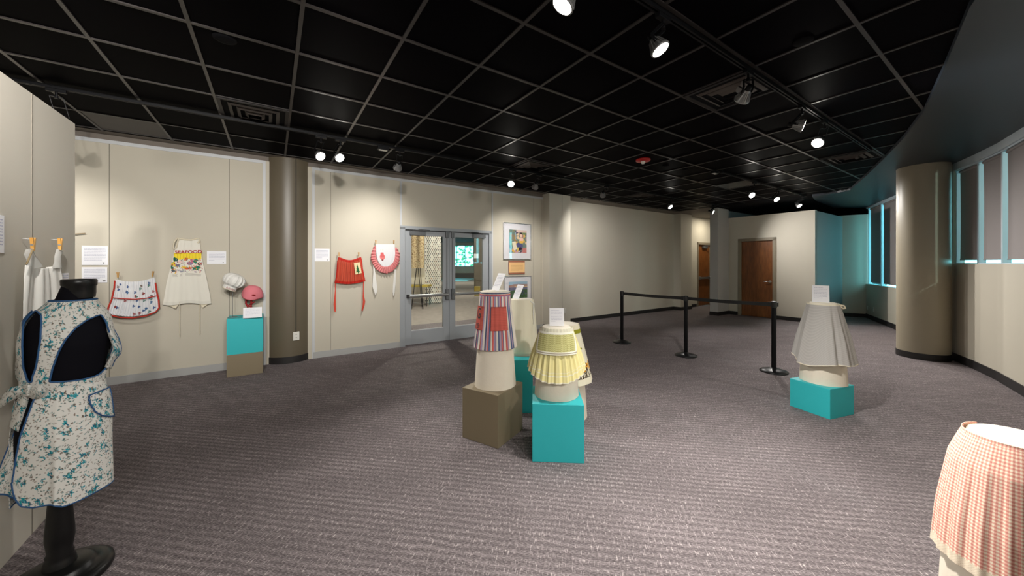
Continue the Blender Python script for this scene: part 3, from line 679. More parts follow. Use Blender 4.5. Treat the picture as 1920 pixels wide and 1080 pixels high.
# 1 striped apron with red pockets
F1 = [(.183, 0), (.168, .22), (.15, .45), (.13, .68), (.124, .82)]
x1, y1 = -.150, 3.16
form(x1, y1, .43, F1, 'cream skirt form under the striped apron, on the brown plinth')
cam_face = lambda x, y: math.atan2(-y, -x)
def stripes(AF, V, A, Z):
    pal = np.array([(234, 226, 212), (212, 108, 100), (168, 152, 176), (236, 228, 214), (84, 102, 138), (182, 160, 180), (208, 116, 112), (92, 108, 144)])/255.
    wd = np.array([1.3, .9, 1.5, 1.0, .9, 1.1, .7, .8]); cum = np.cumsum(wd)/wd.sum()
    rep = 8; x = ((A/(2*PI)*rep*1.15+V*0) % 1.); i = np.searchsorted(cum, x.ravel()).clip(0, 7).reshape(x.shape); c = pal[i]
    band = V < .075                                  # waistband runs across
    pb_ = np.array([(226, 220, 210), (52, 72, 110), (232, 222, 206), (208, 88, 84), (150, 132, 164)])/255.
    j = np.clip((V/.075*5).astype(int), 0, 4); c = np.where(band[..., None], pb_[j], c); return c
fc = cam_face(x1, y1)
ap = skirt('striped_apron', 'apron with vertical red, white and blue stripes and two red pockets', 'apron', x1, y1, .43, F1, .822, .335, fc-.25, 4.6, .018, 22, .0055, stripes, M['cloth'], seed=2, cols=700, rows=110)
def patch(parent, name, face, a0, a1, z0, z1, prof, off, colf, m, ripple=.002, n=50, thick=.0015, extra=None):
    a = np.linspace(a0, a1, n); z = np.linspace(z1, z0, n); A, Z = np.meshgrid(a, z)
    R_ = np.interp(Z, [p[1] for p in prof], [p[0] for p in prof])+off+ripple*np.sin(A*26)+ (extra(Z) if extra is not None else 0)
    th = A+face; P = np.stack([R_*np.cos(th), R_*np.sin(th), Z], -1); UU = (A-a0)/(a1-a0); VV = (z1-Z)/(z1-z0)
    return grid(name, P, m, parent, col=colf(UU, VV), thick=thick)
def flare1(z): return .018*np.clip((.822-z)/.487, 0, 1)**1.3+.014
def redp(U, V):
    c = np.ones(U.shape+(3,))*np.array((206, 100, 88))/255.
    g = (np.sin(V*90) > .55); c[g] *= .93; e = (V < .06); c[e] *= .86; return c
pk = patch(ap, 'pocket', fc, -.22, .70, .50, .70, F1, .004, redp, M['cloth'], extra=flare1)
pk2 = patch(ap, 'pocket', fc, -1.55, -.66, .50, .70, F1, .004, redp, M['cloth'], extra=flare1)
def wrap_text(parent, body, size, face, a_c, z_c, prof, off, m, extra=None, sx=1.):
    o = text_mesh('lettering', body, size, m, parent, Matrix.Identity(4), ext=.0008, sx=sx)
    me = o.data
    for v_ in me.vertices:
        z = z_c+v_.co.y; r = float(rad(prof, z))+off+v_.co.z+(float(extra(z)) if extra is not None else 0); th = face+a_c+v_.co.x/r
        v_.co = (r*math.cos(th), r*math.sin(th), z)
    return o
wrap_text(pk2, 'G', .13, fc, -.98, .635, F1, .013, M['inkdark'], flare1, .62); wrap_text(pk2, 'SS', .06, fc, -1.02, .535, F1, .013, M['inkdark'], flare1, .8)
cardstand((x1-.0, y1-.02, 1.26), .135, .165, math.atan2(-.5, -.87), math.radians(25), 'tilted white text card standing on the striped apron form')

# 2 yellow organdy apron
F2 = [(.178, 0), (.168, .15), (.152, .32), (.128, .48), (.118, .545)]
x2, y2 = .362, 2.905; fc = cam_face(x2, y2)
form(x2, y2, .437, F2, 'short white skirt form under the yellow apron, on the teal cube')
def yellow(AF, V, A, Z):
    c = np.ones(V.shape+(3,))*np.array((248, 238, 172))/255.
    low = (V > .80) & (V < .815) | (V > .86) & (V < .875) | (V > .975); c[low] = np.array((250, 246, 224))/255.
    c[V < .10] = np.array((240, 236, 214))/255.
    f = .5+.5*np.sin(A*31); c = c*(1-.06*f[..., None]); return c
def hem2(A): return -.0*A + .085*np.clip(np.abs(A)/1.3-.25, 0, 1)**1.2
ap = skirt('yellow_apron', 'sheer pale yellow gathered apron with a green smocked waist panel', 'apron', x2, y2, .437, F2, .548, .155, fc, 3.7, .060, 25, .0065, yellow, M['sheer2'], seed=5, cols=420, rows=110, hemf=hem2, flarep=1.05)
def flare2(z): return .062*np.clip((.548-z)/.393, 0, 1)**.9+.014
def smock(U, V):
    c = np.ones(U.shape+(3,))*np.array((206, 202, 142))/255.
    k = (np.sin(U*150)*np.sin(V*70+3*np.sin(U*50)) > .15); c[k] = np.array((158, 154, 92))/255.
    e = (V > .86) | (V < .10) | (U < .05) | (U > .95); c[e] = np.array((240, 238, 222))/255.; d_ = (V > .91) & (V < .95); c[d_] = np.array((170, 160, 140))/255.
    return c
# smocked panel: narrower towards its lower edge
n = 90; a = np.linspace(-1, 1, n); vv = np.linspace(0, 1, n); A, V = np.meshgrid(a, vv)
Z = .525-.165*V; Aw = A*(1.15-.25*V**2); R_ = rad(F2, Z)+flare2(Z)+.006; th = fc+Aw
grid('smocked_panel', np.stack([R_*np.cos(th), R_*np.sin(th), Z], -1), M['cloth'], ap, col=smock((A+1)/2, V), thick=.002)
cardstand((x2-.0, y2-.03, .992), .118, .145, math.atan2(-1, -.05), math.radians(8), 'upright white text card standing on the yellow apron form')

# 3 plain form on the taller plinth
F3 = [(.165, 0), (.155, .2), (.138, .42), (.118, .58)]
x3, y3 = .105, 3.84
form(x3, y3, .53, F3, 'plain cream skirt form on the taller teal plinth, behind the striped apron', ell=.82)
def plain(AF, V, A, Z): c = np.ones(V.shape+(3,))*np.array((236, 230, 208))/255.; return c
fc = cam_face(x3, y3)
ap = skirt('white_apron', 'plain cream white apron on the form behind the striped one', 'apron', x3, y3, .53, F3, .583, .025, fc+.2, 4.6, .004, 10, .0018, plain, M['cloth'], ell=.82, seed=9)
MB().tube([(.09, -.085, .57), (.125, -.08, .545), (.118, -.09, .44), (.125, -.095, .33)], [.006, .008, .006, .005], 8).build('waist_tie', M['whitecloth'], ap)
cardstand((x3-.07, y3-.02, 1.118), .13, .165, math.atan2(-.5, -.87), math.radians(25), 'tilted white text card on the plain form, in front of the lower picture')

# 4 apron with autumn flowers, mostly hidden behind the yellow one
F4 = [(.205, 0), (.185, .3), (.155, .62), (.12, .90)]
x4, y4 = .535, 3.53; fc = cam_face(x4, y4)
form(x4, y4, 0, F4, 'tall cream skirt form standing on the carpet behind the yellow apron')
cv = Canvas(500, 500, (236, 230, 206))
cv.rect(0, 0, 500, 40, (240, 232, 204)); cv.rect(120, 36, 500, 70, (150, 150, 40))
r_ = random.Random(4)
for _ in range(30):
    xx, yy = r_.uniform(240, 470), r_.uniform(330, 420)
    cv.line(xx, yy+10, xx+r_.uniform(-30, 30), 445, 4, (70, 54, 34)); cc = r_.choice([(236, 170, 40), (224, 130, 40), (90, 62, 30), (240, 190, 60)])
    for k_ in range(5): cv.ell(xx+9*math.cos(k_*1.256), yy+9*math.sin(k_*1.256), 8, 8, cc)
    cv.ell(xx, yy, 6, 6, (120, 70, 30))
for _ in range(8): cv.ell(r_.uniform(150, 480), r_.uniform(200, 230), 12, 7, (150, 150, 40), r_.uniform(0, 3))
cv.line(120, 446, 500, 440, 5, (70, 54, 34))
ap = skirt('flowered_apron', 'cream apron with green band and orange and brown flowers, half hidden behind the yellow one', 'apron', x4, y4, 0, F4, .90, .36, fc+.5, 3.6, .065, 12, .004, lambda AF, V, A, Z: cv.sample((AF+1)/2, V), M['cloth'], seed=11, cols=400, rows=200)

# 5 grey apron on the right
F5 = [(.192, 0), (.180, .2), (.158, .45), (.13, .68), (.115, .80)]
x5, y5 = 3.20, 3.665; fc = cam_face(x5, y5)
form(x5, y5, .29, F5, 'cream skirt form under the grey apron, on the low teal plinth')
def grey(AF, V, A, Z):
    h = np.sin(A*900)*.5+np.sin(Z*1400)*.5; c = np.ones(V.shape+(3,))*np.array((182, 179, 175))/255.*(1+.05*h[..., None])
    c[V > .985] = np.array((236, 228, 206))/255.; c[V < .02] = np.array((236, 228, 206))/255.; return c
def hem5(A): return -.03*np.cos(A*1.1)+.05*np.clip(-A-.9, 0, 2)+.02*np.sin(A*3)
ap = skirt('grey_apron', 'plain grey linen apron with cream hem on the form by itself on the right', 'apron', x5, y5, .29, F5, .800, .225, fc-.1, 4.4, .056, 8, .012, grey, M['cloth'], seed=21, cols=500, rows=160, hemf=hem5, flarep=1.0)
e = Vector((math.cos(fc+1.45)*.13, math.sin(fc+1.45)*.13, .79))
MB().tube([e, e+Vector((.03, -.01, -.005)), e+Vector((.045, -.01, -.03)), e+Vector((.02, -.01, -.035)), e+Vector((.0, 0, -.01))], .008, 8).tube([e, e+Vector((.012, -.008, -.15)), e+Vector((.035, -.01, -.36))], [.006, .008, .006], 8).build('waist_tie', M['creamcloth'], ap)
cardstand((x5-.07+.02, y5-.03, 1.098), .135, .175, math.atan2(-1, -.72), math.radians(6), 'white text card standing on the grey apron form')

# 6 gingham apron, near right corner
F6 = [(.20, 0), (.19, .25), (.175, .5), (.150, .72), (.12, .83)]
x6, y6 = 1.935, 1.365; fc = cam_face(x6, y6)
form(x6, y6, 0, F6, 'white skirt form cut by the lower right corner of the view')
def gflare(z): return 0
def gingham(AF, V, A, Z):
    s = .0122; X = A*.19/s; Yv = (Z+V*0)/s; gx = (np.mod(X, 1) < .5); gy = (np.mod(Yv, 1) < .5)
    w_ = np.array((250, 236, 214))/255.; r1 = np.array((236, 184, 164))/255.; r2 = np.array((216, 140, 128))/255.
    c = np.where((gx & gy)[..., None], r2, np.where((gx | gy)[..., None], r1, w_))
    lace = V > .925; c[lace] = np.array((238, 224, 202))/255.
    k = lace & (np.sin(A*160)*np.sin(V*500) > .35); c[k] = np.array((208, 186, 160))/255.
    return c
ap = skirt('gingham_apron', 'red and cream gingham gathered apron with lace hem at the lower right', 'apron', x6, y6, 0, F6,   .833, .335, fc+.2, 5.0, .020, 19, .0035, gingham, M['cloth'], seed=31, cols=1400, rows=520, flarep=.42)
z = np.linspace(.835, .795, 40); a = np.linspace(-2.5, 2.5, 900); A, Z = np.meshgrid(a, z); th = A+fc+.2; R_ = np.interp(Z, [p[1] for p in F6], [p[0] for p in F6])+.012
q = grid('waistband', np.stack([R_*np.cos(th), R_*np.sin(th), Z], -1), M['cloth'], ap, col=gingham(A/2.5, np.zeros_like(Z), A, Z+.004), thick=.002)

# ------------------------------------------------------------------ things on the walls
def rect_on_wall(u0, v0, u1, v1, n):          # corner survey -> t0, t1, z0, z1
    t0, _ = on_n(u0, v0, n); t1, _ = on_n(u1, v1, n); um = (u0+u1)/2; _, za = on_n(um, v0, n); _, zb = on_n(um, v1, n); return t0, t1, zb, za
def text_rows(b, x0, x1, z0, z1, y, rows, seed, fill=.35):
    r_ = random.Random(seed)
    for i in range(rows):
        zc = z1-(z1-z0)*(i+.5)/rows; hh = (z1-z0)/rows*fill/2; x = x0; xe = x1 if i < rows-1 else x0+(x1-x0)*r_.uniform(.3, .9)
        while x < xe:
            l = r_.uniform(.03, .09)*(x1-x0); e_ = min(x+l, xe); b.box(x, e_, y-.0006, y, zc-hh, zc+hh); x = e_+(x1-x0)*.012
def wall_card(u0, v0, u1, v1, label, rows=7, seed=1, n=NB):
    t0, t1, z0, z1 = rect_on_wall(u0, v0, u1, v1, n-.006); w, h = t1-t0, z1-z0
    o = thing('wall_label', label, 'wall label', W(t0, n, z0), YAW)
    B(0, w, -.006, -.0008, 0, h).build('card', M['card'], o)
    b = MB(); text_rows(b, w*.10, w*.92, h*.22, h*.90, -.006, rows, seed); b.build('text_lines', M['ink'], o)
    b = MB(); text_rows(b, w*.82, w*.95, h*.07, h*.15, -.006, 1, seed, .8); b.build('logo_mark', M['inkdark'], o)
wall_card(153, 461, 202, 497, 'upper one of two white text panels left of the red edged apron', 9, 1)
wall_card(153, 501, 201, 530, 'lower one of two white text panels left of the red edged apron', 7, 2)
wall_card(388, 471, 424, 495, 'white text panel right of the printed bib apron', 6, 3)
wall_card(590, 466, 618, 490, 'white text panel left of the red sheer apron', 7, 4)
def part_card(u0, v0, u1, v1, label, rows, seed):
    n0, _ = on_t(u0, v0, TP+.006); n1, _ = on_t(u1, v1, TP+.006); um = (u0+u1)/2; _, z1 = on_t(um, v0, TP); _, z0 = on_t(um, v1, TP); w, h = n1-n0, z1-z0
    o = thing('wall_label', label, 'wall label', W(TP, n0, z0), YAW+PI/2)
    B(0, w, -.006, -.0008, 0, h).build('card', M['card'], o); b = MB(); text_rows(b, w*.1, w*.9, h*.1, h*.92, -.006, rows, seed); b.build('text_lines', M['ink'], o)
part_card(-22, 402, 8, 474, 'white text panel on the near left partition, cut by the left edge', 10, 7)
part_card(116, 512, 129, 540, 'small white text panel on the partition beside the white apron', 6, 8)

# cloth hung flat on the long wall: rows of (v, left u, right u) traced from the cloth's outline
def hung(name, label, rows, colf, m, n=NB-.03, nu=140, nv=140, ripple=.006, folds=7, seed=1, thick=.0015, cat='apron', group=None, topcurve=None, botcurve=None, fan=.5):
    rows = sorted(rows); vs = [r[0] for r in rows]
    V = np.linspace(vs[0], vs[-1], nv); Lf = np.interp(V, vs, [r[1] for r in rows]); Rt = np.interp(V, vs, [r[2] for r in rows])
    P = np.zeros((nv, nu, 3)); s_ = np.linspace(0, 1, nu); q = np.linspace(0, 1, nv)
    t_or, z_or = on_n((Lf[0]+Rt[0])/2, V[0], n)
    for i in range(nv):
        uu = Lf[i]+(Rt[i]-Lf[i])*s_; vvv = np.full(nu, V[i])
        if topcurve is not None: vvv = vvv+topcurve(s_)*(1-q[i])
        if botcurve is not None: vvv = vvv+botcurve(s_)*q[i]
        kk = (uu-960)/FPX; Yy = n/(ct-kk*st); t = kk*Yy*ct+Yy*st; z = EYE+(HZ-vvv)/FPX*Yy
        off = ripple*(np.sin(s_*folds*2*PI+1.3*np.sin(q[i]*2+seed)+seed)+.4*np.sin(s_*folds*4.7*PI+seed*2))*(fan+(1-fan)*q[i])
        P[i, :, 0] = t-t_or; P[i, :, 1] = off-ripple; P[i, :, 2] = z-z_or
    S_, Q_ = np.meshgrid(s_, q)
    o = grid(name, P, m, None, col=colf(S_, Q_), thick=thick); o.location = W(t_or, n, z_or); o.rotation_euler = (0, 0, YAW)
    if label: tag(o, label, cat, group)
    o['t_or'] = t_or; return o, (t_or, z_or, n)
def loc_pt(org, u, v, dn=0.):
    t, z = on_n(u, v, org[2]); return Vector((t-org[0], dn, z-org[1]))
def clothespin(u, v, n, tilt, label, s=1., parentloc=None):
    t, z = on_n(u, v, n); o = thing('clothespin', label, 'clothespin', W(t, n, z), YAW, 'wooden clothespins holding the aprons')
    for sg in (-1, 1):
        mm = Matrix.Rotation(tilt, 4, 'Y') @ Matrix.Rotation(sg*.10, 4, 'Y')
        B(sg*.004-.0035, sg*.004+.0035, -.005, .005, -.025*s, .045*s, mm).build('wooden_leg', M['pin'], o)
    MB().tube([(-.009, 0, .01), (.009, 0, .01)], .005, 8).build('spring', M['steel'], o)
    return o

# apron A: pleated print with red edging
def quilt(S_, Q_):
    c = np.ones(S_.shape+(3,))*np.array((228, 228, 230))/255.
    fold = np.abs(np.sin(S_*PI*15)); c[fold < .10] = np.array((168, 172, 184))/255.
    rr = random.Random(3)
    for i in range(34):
        x, y = rr.uniform(.08, .94), rr.uniform(.10, .94); cc = rr.choice([(70, 110, 150), (90, 130, 120), (150, 70, 70), (60, 90, 140), (120, 100, 90)])
        for k_ in range(3):
            d = ((S_-x-.018*math.cos(k_*2.1))/.016)**2+((Q_-y-.024*math.sin(k_*2.1))/.020)**2 < 1; c[d] = np.array(cc)/255.
    return c
rowsA = [(522, 216, 290), (535, 215, 292), (560, 210, 296), (575, 205, 298), (584, 202, 298), (588, 210, 294)]
o, og = hung('pleated_apron', 'white pleated half apron with small blue flowers and red edging', rowsA, quilt, M['cloth'], nu=200, nv=130, ripple=.006, folds=15, n=NB-.045,
             topcurve=lambda s: 6*np.sin(PI*s)-4*s+2, botcurve=lambda s: 6*np.sin(PI*s)-6*s+2)
def trimline(pts, r, org, m, parent, name, dn=-.012):
    MB().tube([loc_pt(org, u, v, dn) for u, v in pts], r, 8).build(name, m, parent)
trimline([(216, 526), (215, 540), (210, 562), (204, 576), (202, 585), (208, 591), (225, 595), (250, 596), (275, 592), (292, 585), (299, 577), (298, 562), (294, 545), (292, 530)], .008, og, M['redtrim'], o, 'red_edging', -.014)
trimline([(211, 558), (230, 560), (255, 561), (275, 559), (297, 554)], .006, og, M['redtrim'], o, 'red_band', -.02)
clothespin(221, 517, NB-.05, 0, 'wooden clothespin at the left corner of the red edged apron'); clothespin(286, 515, NB-.05, .1, 'wooden clothespin at the right corner of the red edged apron')

# apron B: printed bib apron
cv = Canvas(420, 560, (226, 222, 210))
r_ = random.Random(12)
# picture block between v 0.29 and 0.62 of the apron
cv.rect(62, 150, 352, 210, (240, 214, 60))
for i in range(9): cv.line(70+i*32, 150, 64+i*33, 208, 3, (200, 160, 40))
def blob(x, y, w, h, c, k=5):
    for _ in range(k): cv.ell(x+r_.uniform(-w, w)*.6, y+r_.uniform(-h, h)*.6, w*r_.uniform(.4, .8), h*r_.uniform(.4, .8), c)
for x, y, w, h, c in ((85, 205, 26, 22, (30, 90, 70)), (60, 250, 26, 20, (220, 190, 50)), (50, 285, 20, 20, (30, 100, 80)), (120, 262, 34, 14, (120, 110, 130)), (135, 225, 28, 16, (230, 200, 190)), (190, 210, 26, 12, (214, 110, 60)),
                      (230, 250, 40, 16, (150, 120, 150)), (170, 285, 36, 12, (226, 190, 60)), (215, 295, 40, 12, (206, 90, 50)), (300, 225, 26, 22, (40, 130, 100)), (335, 255, 26, 14, (90, 60, 60)), (305, 290, 34, 22, (30, 120, 90)),
                      (100, 305, 34, 8, (190, 186, 190)), (270, 310, 36, 10, (200, 190, 180)), (250, 225, 18, 22, (200, 120, 140)), (150, 320, 20, 8, (150, 150, 160)), (60, 310, 20, 10, (90, 90, 100)), (20, 262, 10, 10, (226, 222, 210))): blob(x, y, w, h, c)
for _ in range(70):
    x, y = r_.uniform(45, 360), r_.uniform(200, 335); cv.line(x, y, x+r_.uniform(-22, 22), y+r_.uniform(-9, 9), 2, r_.choice([(60, 50, 60), (90, 80, 90), (40, 60, 60)]))
for _ in range(150):
    x, y = r_.uniform(42, 366), r_.uniform(206, 330); cv.ell(x, y, r_.uniform(3, 9), r_.uniform(2, 5), r_.choice([(40, 120, 90), (220, 180, 60), (200, 100, 60), (150, 120, 150), (226, 210, 200), (90, 70, 80), (190, 60, 50)]), r_.uniform(0, 3))
for x0, x1 in ((52, 108), (128, 160), (186, 360)):
    for j in range(4): cv.line(x0+r_.uniform(0, 4), 343+j*7, x1-r_.uniform(0, 14), 343+j*7, 2.2, (168, 160, 150))
def seaf(S_, Q_):                             # the block keeps its width while the apron widens
    hw = np.interp(Q_, [0, .12, 1], [.5, .5, 1.]); x = .5+(S_-.5)*hw*1.0
    c = cv.sample(np.clip(.49+(S_-.5)*np.interp(Q_, [0, .256, .42, .67, 1], [.55, .71, .83, 1.04, 1.22]), 0, 1), (150+(Q_-.21)*603)/560)
    h = Q_ > .955; c = c.copy(); c[h] *= .96; return c
rowsB = [(449, 333, 374), (462, 329, 375.5), (480, 325, 378), (500, 320, 382), (530, 312, 389), (555, 308, 394), (570, 305, 396)]
o, og = hung('bib_apron', 'off white bib apron with colourful printed picture and neck loop', rowsB, seaf, M['cloth'], nu=240, nv=300, ripple=.004, folds=3, n=NB-.05, botcurve=lambda s: 1.5*np.sin(s*9)-3*s+1.5, seed=3)
t_a, z_a = on_n(354, 472.5, NB-.056)
text_mesh('lettering', 'SEAFOOD', .056, mat('print_red', rgb(170, 40, 50), .8), o, Matrix.Translation((t_a-og[0], -.016, z_a-og[1]+.0)) @ Matrix.Rotation(-.045, 4, 'Y') @ Matrix.Rotation(PI/2, 4, 'X'), sx=1.08, font_bold=True)
MB().tube([loc_pt(og, *p, -.012) for p in ((334, 446), (328, 452), (325, 462), (327, 468), (331, 464), (334, 452), (336, 447))], .008, 8).tube([loc_pt(og, *p, -.010) for p in ((333, 447), (345, 449), (358, 450), (368, 448), (373, 447), (374, 452), (371, 456))], .009, 8).build('neck_loop', M['creamcloth'], o)
for k_, (u, v) in enumerate(((337, 632), (374.5, 626))): MB().tube([loc_pt(og, u, 566, 0), loc_pt(og, u-.3, 600, .002), loc_pt(og, u, v, .0)], .004, 6).build('waist_tie', M['creamcloth'], o)
b = MB(); b.add([loc_pt(og, 312, 571, .01), loc_pt(og, 336, 569, .01), loc_pt(og, 329, 579, .0), loc_pt(og, 372, 567, .01), loc_pt(og, 392, 569, .01), loc_pt(og, 380, 577, 0)], [(0, 1, 2), (3, 4, 5)]); b.build('hem_fold', M['creamcloth'], o)
tag(MB().tube([W(on_n(139, 439, NB-.02)[0], NB-.02, on_n(139, 439, NB-.02)[1]), W(on_n(160, 437.5, NB-.02)[0], NB-.02, on_n(160, 437.5, NB-.02)[1])], .005, 8).build('string_end', M['string']), 'short piece of tan string stretched on the wall past the partition', 'string')

# apron C: red sheer with tree pocket
def redsheer(S_, Q_):
    c = np.ones(S_.shape+(3,))*np.array((210, 88, 64))/255.; f = np.abs(np.sin(S_*PI*13+2*Q_)); c = c*(1-.18*(1-f)[..., None])
    hem = (Q_ > .90) | (Q_ < .10) | (S_ < .04) | (S_ > .95); c[hem] = np.array((196, 38, 26))/255.; return c
rowsC = [(482, 634, 677), (490, 632, 679), (505, 631, 680.5), (520, 629.5, 683), (530, 627, 685)]
o, og = hung('sheer_apron', 'bright red sheer half apron with a tree pocket and long red ties', rowsC, redsheer, M['sheer'], nu=200, ripple=.009, folds=6, n=NB-.055, topcurve=lambda s: 5.5*np.sin(PI*s)**1.5, botcurve=lambda s: 4*np.sin(PI*s)-3*s, seed=4)
p0, p1, p2, p3 = [loc_pt(og, u, v, -.024) for u, v in ((663, 493.5), (674, 491.5), (677.5, 512), (666, 514.5))]
pk = MB().add([p0, p1, p2, p3], [(0, 1, 2, 3)]).build('pocket', mat('pocket_cream', rgb(226, 208, 164), .85), o)
g = mat('tree_green', rgb(30, 100, 54), .8); b = MB()
for k_ in range(4):
    vv = 498+k_*3.2; w = 1.4+k_*1.0; b.add([loc_pt(og, 669.3+k_*.45, vv-2.2, -.026), loc_pt(og, 669.5+k_*.45+w, vv+2.4, -.026), loc_pt(og, 669.3+k_*.45-w, vv+2.8, -.026)], [(0, 1, 2)])
b.add([loc_pt(og, 670.4, 508, -.026), loc_pt(og, 672, 508, -.026), loc_pt(og, 672.4, 512.6, -.026), loc_pt(og, 670.6, 512.8, -.026)], [(0, 1, 2, 3)]); b.build('tree_applique', g, pk)
def ribbon(og, pts, ws, m, parent, name, dn=-.01):
    vs = []
    for (u, v), w in zip(pts, ws): vs += [loc_pt(og, u-w/2, v, dn-.004), loc_pt(og, u+w/2, v, dn+.004)]
    MB().add(vs, [(2*i, 2*i+1, 2*i+3, 2*i+2) for i in range(len(pts)-1)], True).build(name, m, parent)
redsh = mat('red_sheer_tie', rgb(206, 70, 50), .8)
ribbon(og, [(628.5, 528), (628.5, 545), (628, 558), (627.5, 570), (628, 580), (628.3, 585)], [1.6, 1.8, 3, 4.6, 4, 2], redsh, o, 'waist_tie')
ribbon(og, [(681.5, 528), (681, 545), (681, 555), (682.5, 565), (681.5, 572), (678.5, 583)], [2, 1.6, 2.6, 4.4, 4, 2.2], redsh, o, 'waist_tie')
clothespin(635.5, 478, NB-.06, 0, 'wooden clothespin at the left corner of the red sheer apron'); clothespin(672.5, 478, NB-.06, 0, 'wooden clothespin at the right corner of the red sheer apron')

# apron D: white bib with pink ruffle
cv2 = Canvas(300, 300, (222, 222, 224))
cv2.ell(92, 170, 42, 40, (222, 122, 120)); cv2.poly([(70, 110), (112, 110), (126, 170), (56, 170)], (214, 104, 104)); cv2.ell(92, 82, 24, 18, (236, 232, 226)); cv2.ell(74, 78, 9, 9, (222, 214, 200)); cv2.ell(104, 78, 9, 9, (222, 214, 200)); cv2.ell(86, 212, 18, 9, (120, 60, 60)); cv2.line(92, 220, 92, 250, 3, (190, 186, 190))
cv2.line(190, 120, 225, 170, 3, (216, 216, 222)); cv2.line(225, 90, 200, 200, 3, (216, 216, 222))
rowsD = [(458, 705, 740), (475, 705.5, 741), (485, 707, 740), (492, 710, 737), (497, 714, 733), (500, 718, 728)]
o, og = hung('ruffled_apron', 'small white apron with a deep pink ruffle and white ties', rowsD, lambda S_, Q_: cv2.sample(S_, Q_), M['cloth'], nu=130, nv=130, ripple=.002, folds=2, n=NB-.06, seed=6)
inner = [(705, 462), (704.5, 475), (706, 485), (709, 492), (713.5, 497.5), (719, 500), (726, 500), (732, 497.5), (737, 492), (740, 485), (741, 475), (740.5, 464)]
outer = [(701, 461), (696, 475), (695, 486), (699, 496), (705, 505), (714, 511), (725, 513), (736, 509), (743, 501), (748, 492), (749.5, 477), (744, 464)]
nI = 240; q = np.linspace(0, 11, nI); iu = np.interp(q, range(12), [p[0] for p in inner]); iv = np.interp(q, range(12), [p[1] for p in inner]); ou = np.interp(q, range(12), [p[0] for p in outer]); ov = np.interp(q, range(12), [p[1] for p in outer])
R_ = 12; P = np.zeros((R_, nI, 3)); 
for i in range(R_):
    f = i/(R_-1); uu = iu+(ou-iu)*f; vvv = iv+(ov-iv)*f
    for j in range(nI):
        w_ = math.sin(j/nI*2*PI*24); p = loc_pt(og, uu[j]+.5*f*math.cos(j/nI*2*PI*24), vvv[j], -.004-.016*f*(w_+.3)); P[i, j] = p
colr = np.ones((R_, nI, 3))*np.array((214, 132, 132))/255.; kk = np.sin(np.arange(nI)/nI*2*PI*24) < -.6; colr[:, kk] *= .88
grid('ruffle', P, M['cloth'], o, col=colr, thick=.001)
ribbon(og, [(701, 497), (702, 512), (702.5, 525), (703, 537), (704.5, 546), (704.3, 553.5)], [2, 4, 6.5, 9, 6.5, 1], M['whitecloth'], o, 'waist_tie', .01)
ribbon(og, [(741.5, 505), (740.5, 520), (739.5, 535), (738.5, 548), (738, 555)], [2.4, 4, 5, 4, 1], M['whitecloth'], o, 'waist_tie', .01)
clothespin(704.5, 455, NB-.065, 0, 'wooden clothespin at the left corner of the ruffled apron'); clothespin(738.5, 455, NB-.065, 0, 'wooden clothespin at the right corner of the ruffled apron')

# framed pictures and plaque
def picture(u0, v0, u1, v1, iu0, iv0, iu1, iv1, canvas, label):
    t0, t1, z0, z1 = rect_on_wall(u0, v0, u1, v1, NB-.03); w, h = t1-t0, z1-z0
    a0, a1, c0, c1 = rect_on_wall(iu0, iv0, iu1, iv1, NB-.02)
    o = thing('framed_picture', label, 'picture', W(t0, NB, z0), YAW); fw = .014
    b = B(0, w, -.032, -.003, 0, fw); b.box(0, w, -.032, -.003, h-fw, h); b.box(0, fw, -.032, -.003, fw, h-fw); b.box(w-fw, w, -.032, -.003, fw, h-fw); b.build('frame', M['frame'], o, bevel=.002)
    B(fw, w-fw, -.018, -.004, fw, h-fw).build('mat_board', M['mat_board'], o)
    n = 150; S_, Q_ = np.meshgrid(np.linspace(0, 1, n), np.linspace(0, 1, n))
    P = np.stack([a0-t0+(a1-a0)*S_, np.full_like(S_, -.0190), c1-z0-(c1-c0)*Q_], -1); grid('print', P, M['print'], o, col=canvas.sample(S_, Q_))
    B(fw, w-fw, -.0245, -.0235, fw, h-fw).build('glass', M['picglass'], o)
ca = Canvas(200, 240, (110, 130, 122)); r_ = random.Random(5)
for _ in range(70):
    x, y = r_.uniform(0, 200), r_.uniform(0, 240); c = r_.choice([(104, 126, 116), (126, 138, 110), (150, 120, 90), (90, 110, 110)]) if y < 120 and x < 80 else r_.choice([(170, 120, 120), (220, 196, 150), (90, 60, 80), (196, 150, 160), (120, 140, 90), (214, 180, 90), (70, 60, 90)])
    ca.ell(x, y, r_.uniform(6, 20), r_.uniform(6, 18), c, r_.uniform(0, 3))
ca.rect(80, 0, 200, 26, (216, 190, 180)); ca.ell(60, 90, 16, 30, (150, 126, 84)); ca.poly([(70, 150), (100, 130), (160, 160), (150, 180), (90, 178)], (84, 84, 130)); ca.poly([(30, 130), (70, 120), (90, 200), (50, 220)], (226, 214, 190)); ca.ell(134, 36, 16, 10, (40, 26, 40)); ca.ell(134, 60, 14, 16, (236, 200, 180))
ca.poly([(118, 80), (154, 80), (160, 120), (112, 120)], (232, 190, 180)); ca.ell(138, 126, 26, 14, (230, 180, 80)); ca.ell(40, 216, 12, 12, (232, 170, 50)); ca.ell(126, 196, 20, 16, (56, 30, 60)); ca.rect(154, 186, 200, 240, (196, 120, 116)); ca.ell(110, 226, 8, 8, (230, 220, 220))
ca.line(70, 30, 74, 100, 6, (170, 190, 200))
picture(944, 418.5, 996, 486.5, 955, 431, 987.5, 474, ca, 'framed picture of a patchwork like seated figure, above the small orange panel')
cb = Canvas(200, 180, (150, 180, 200))
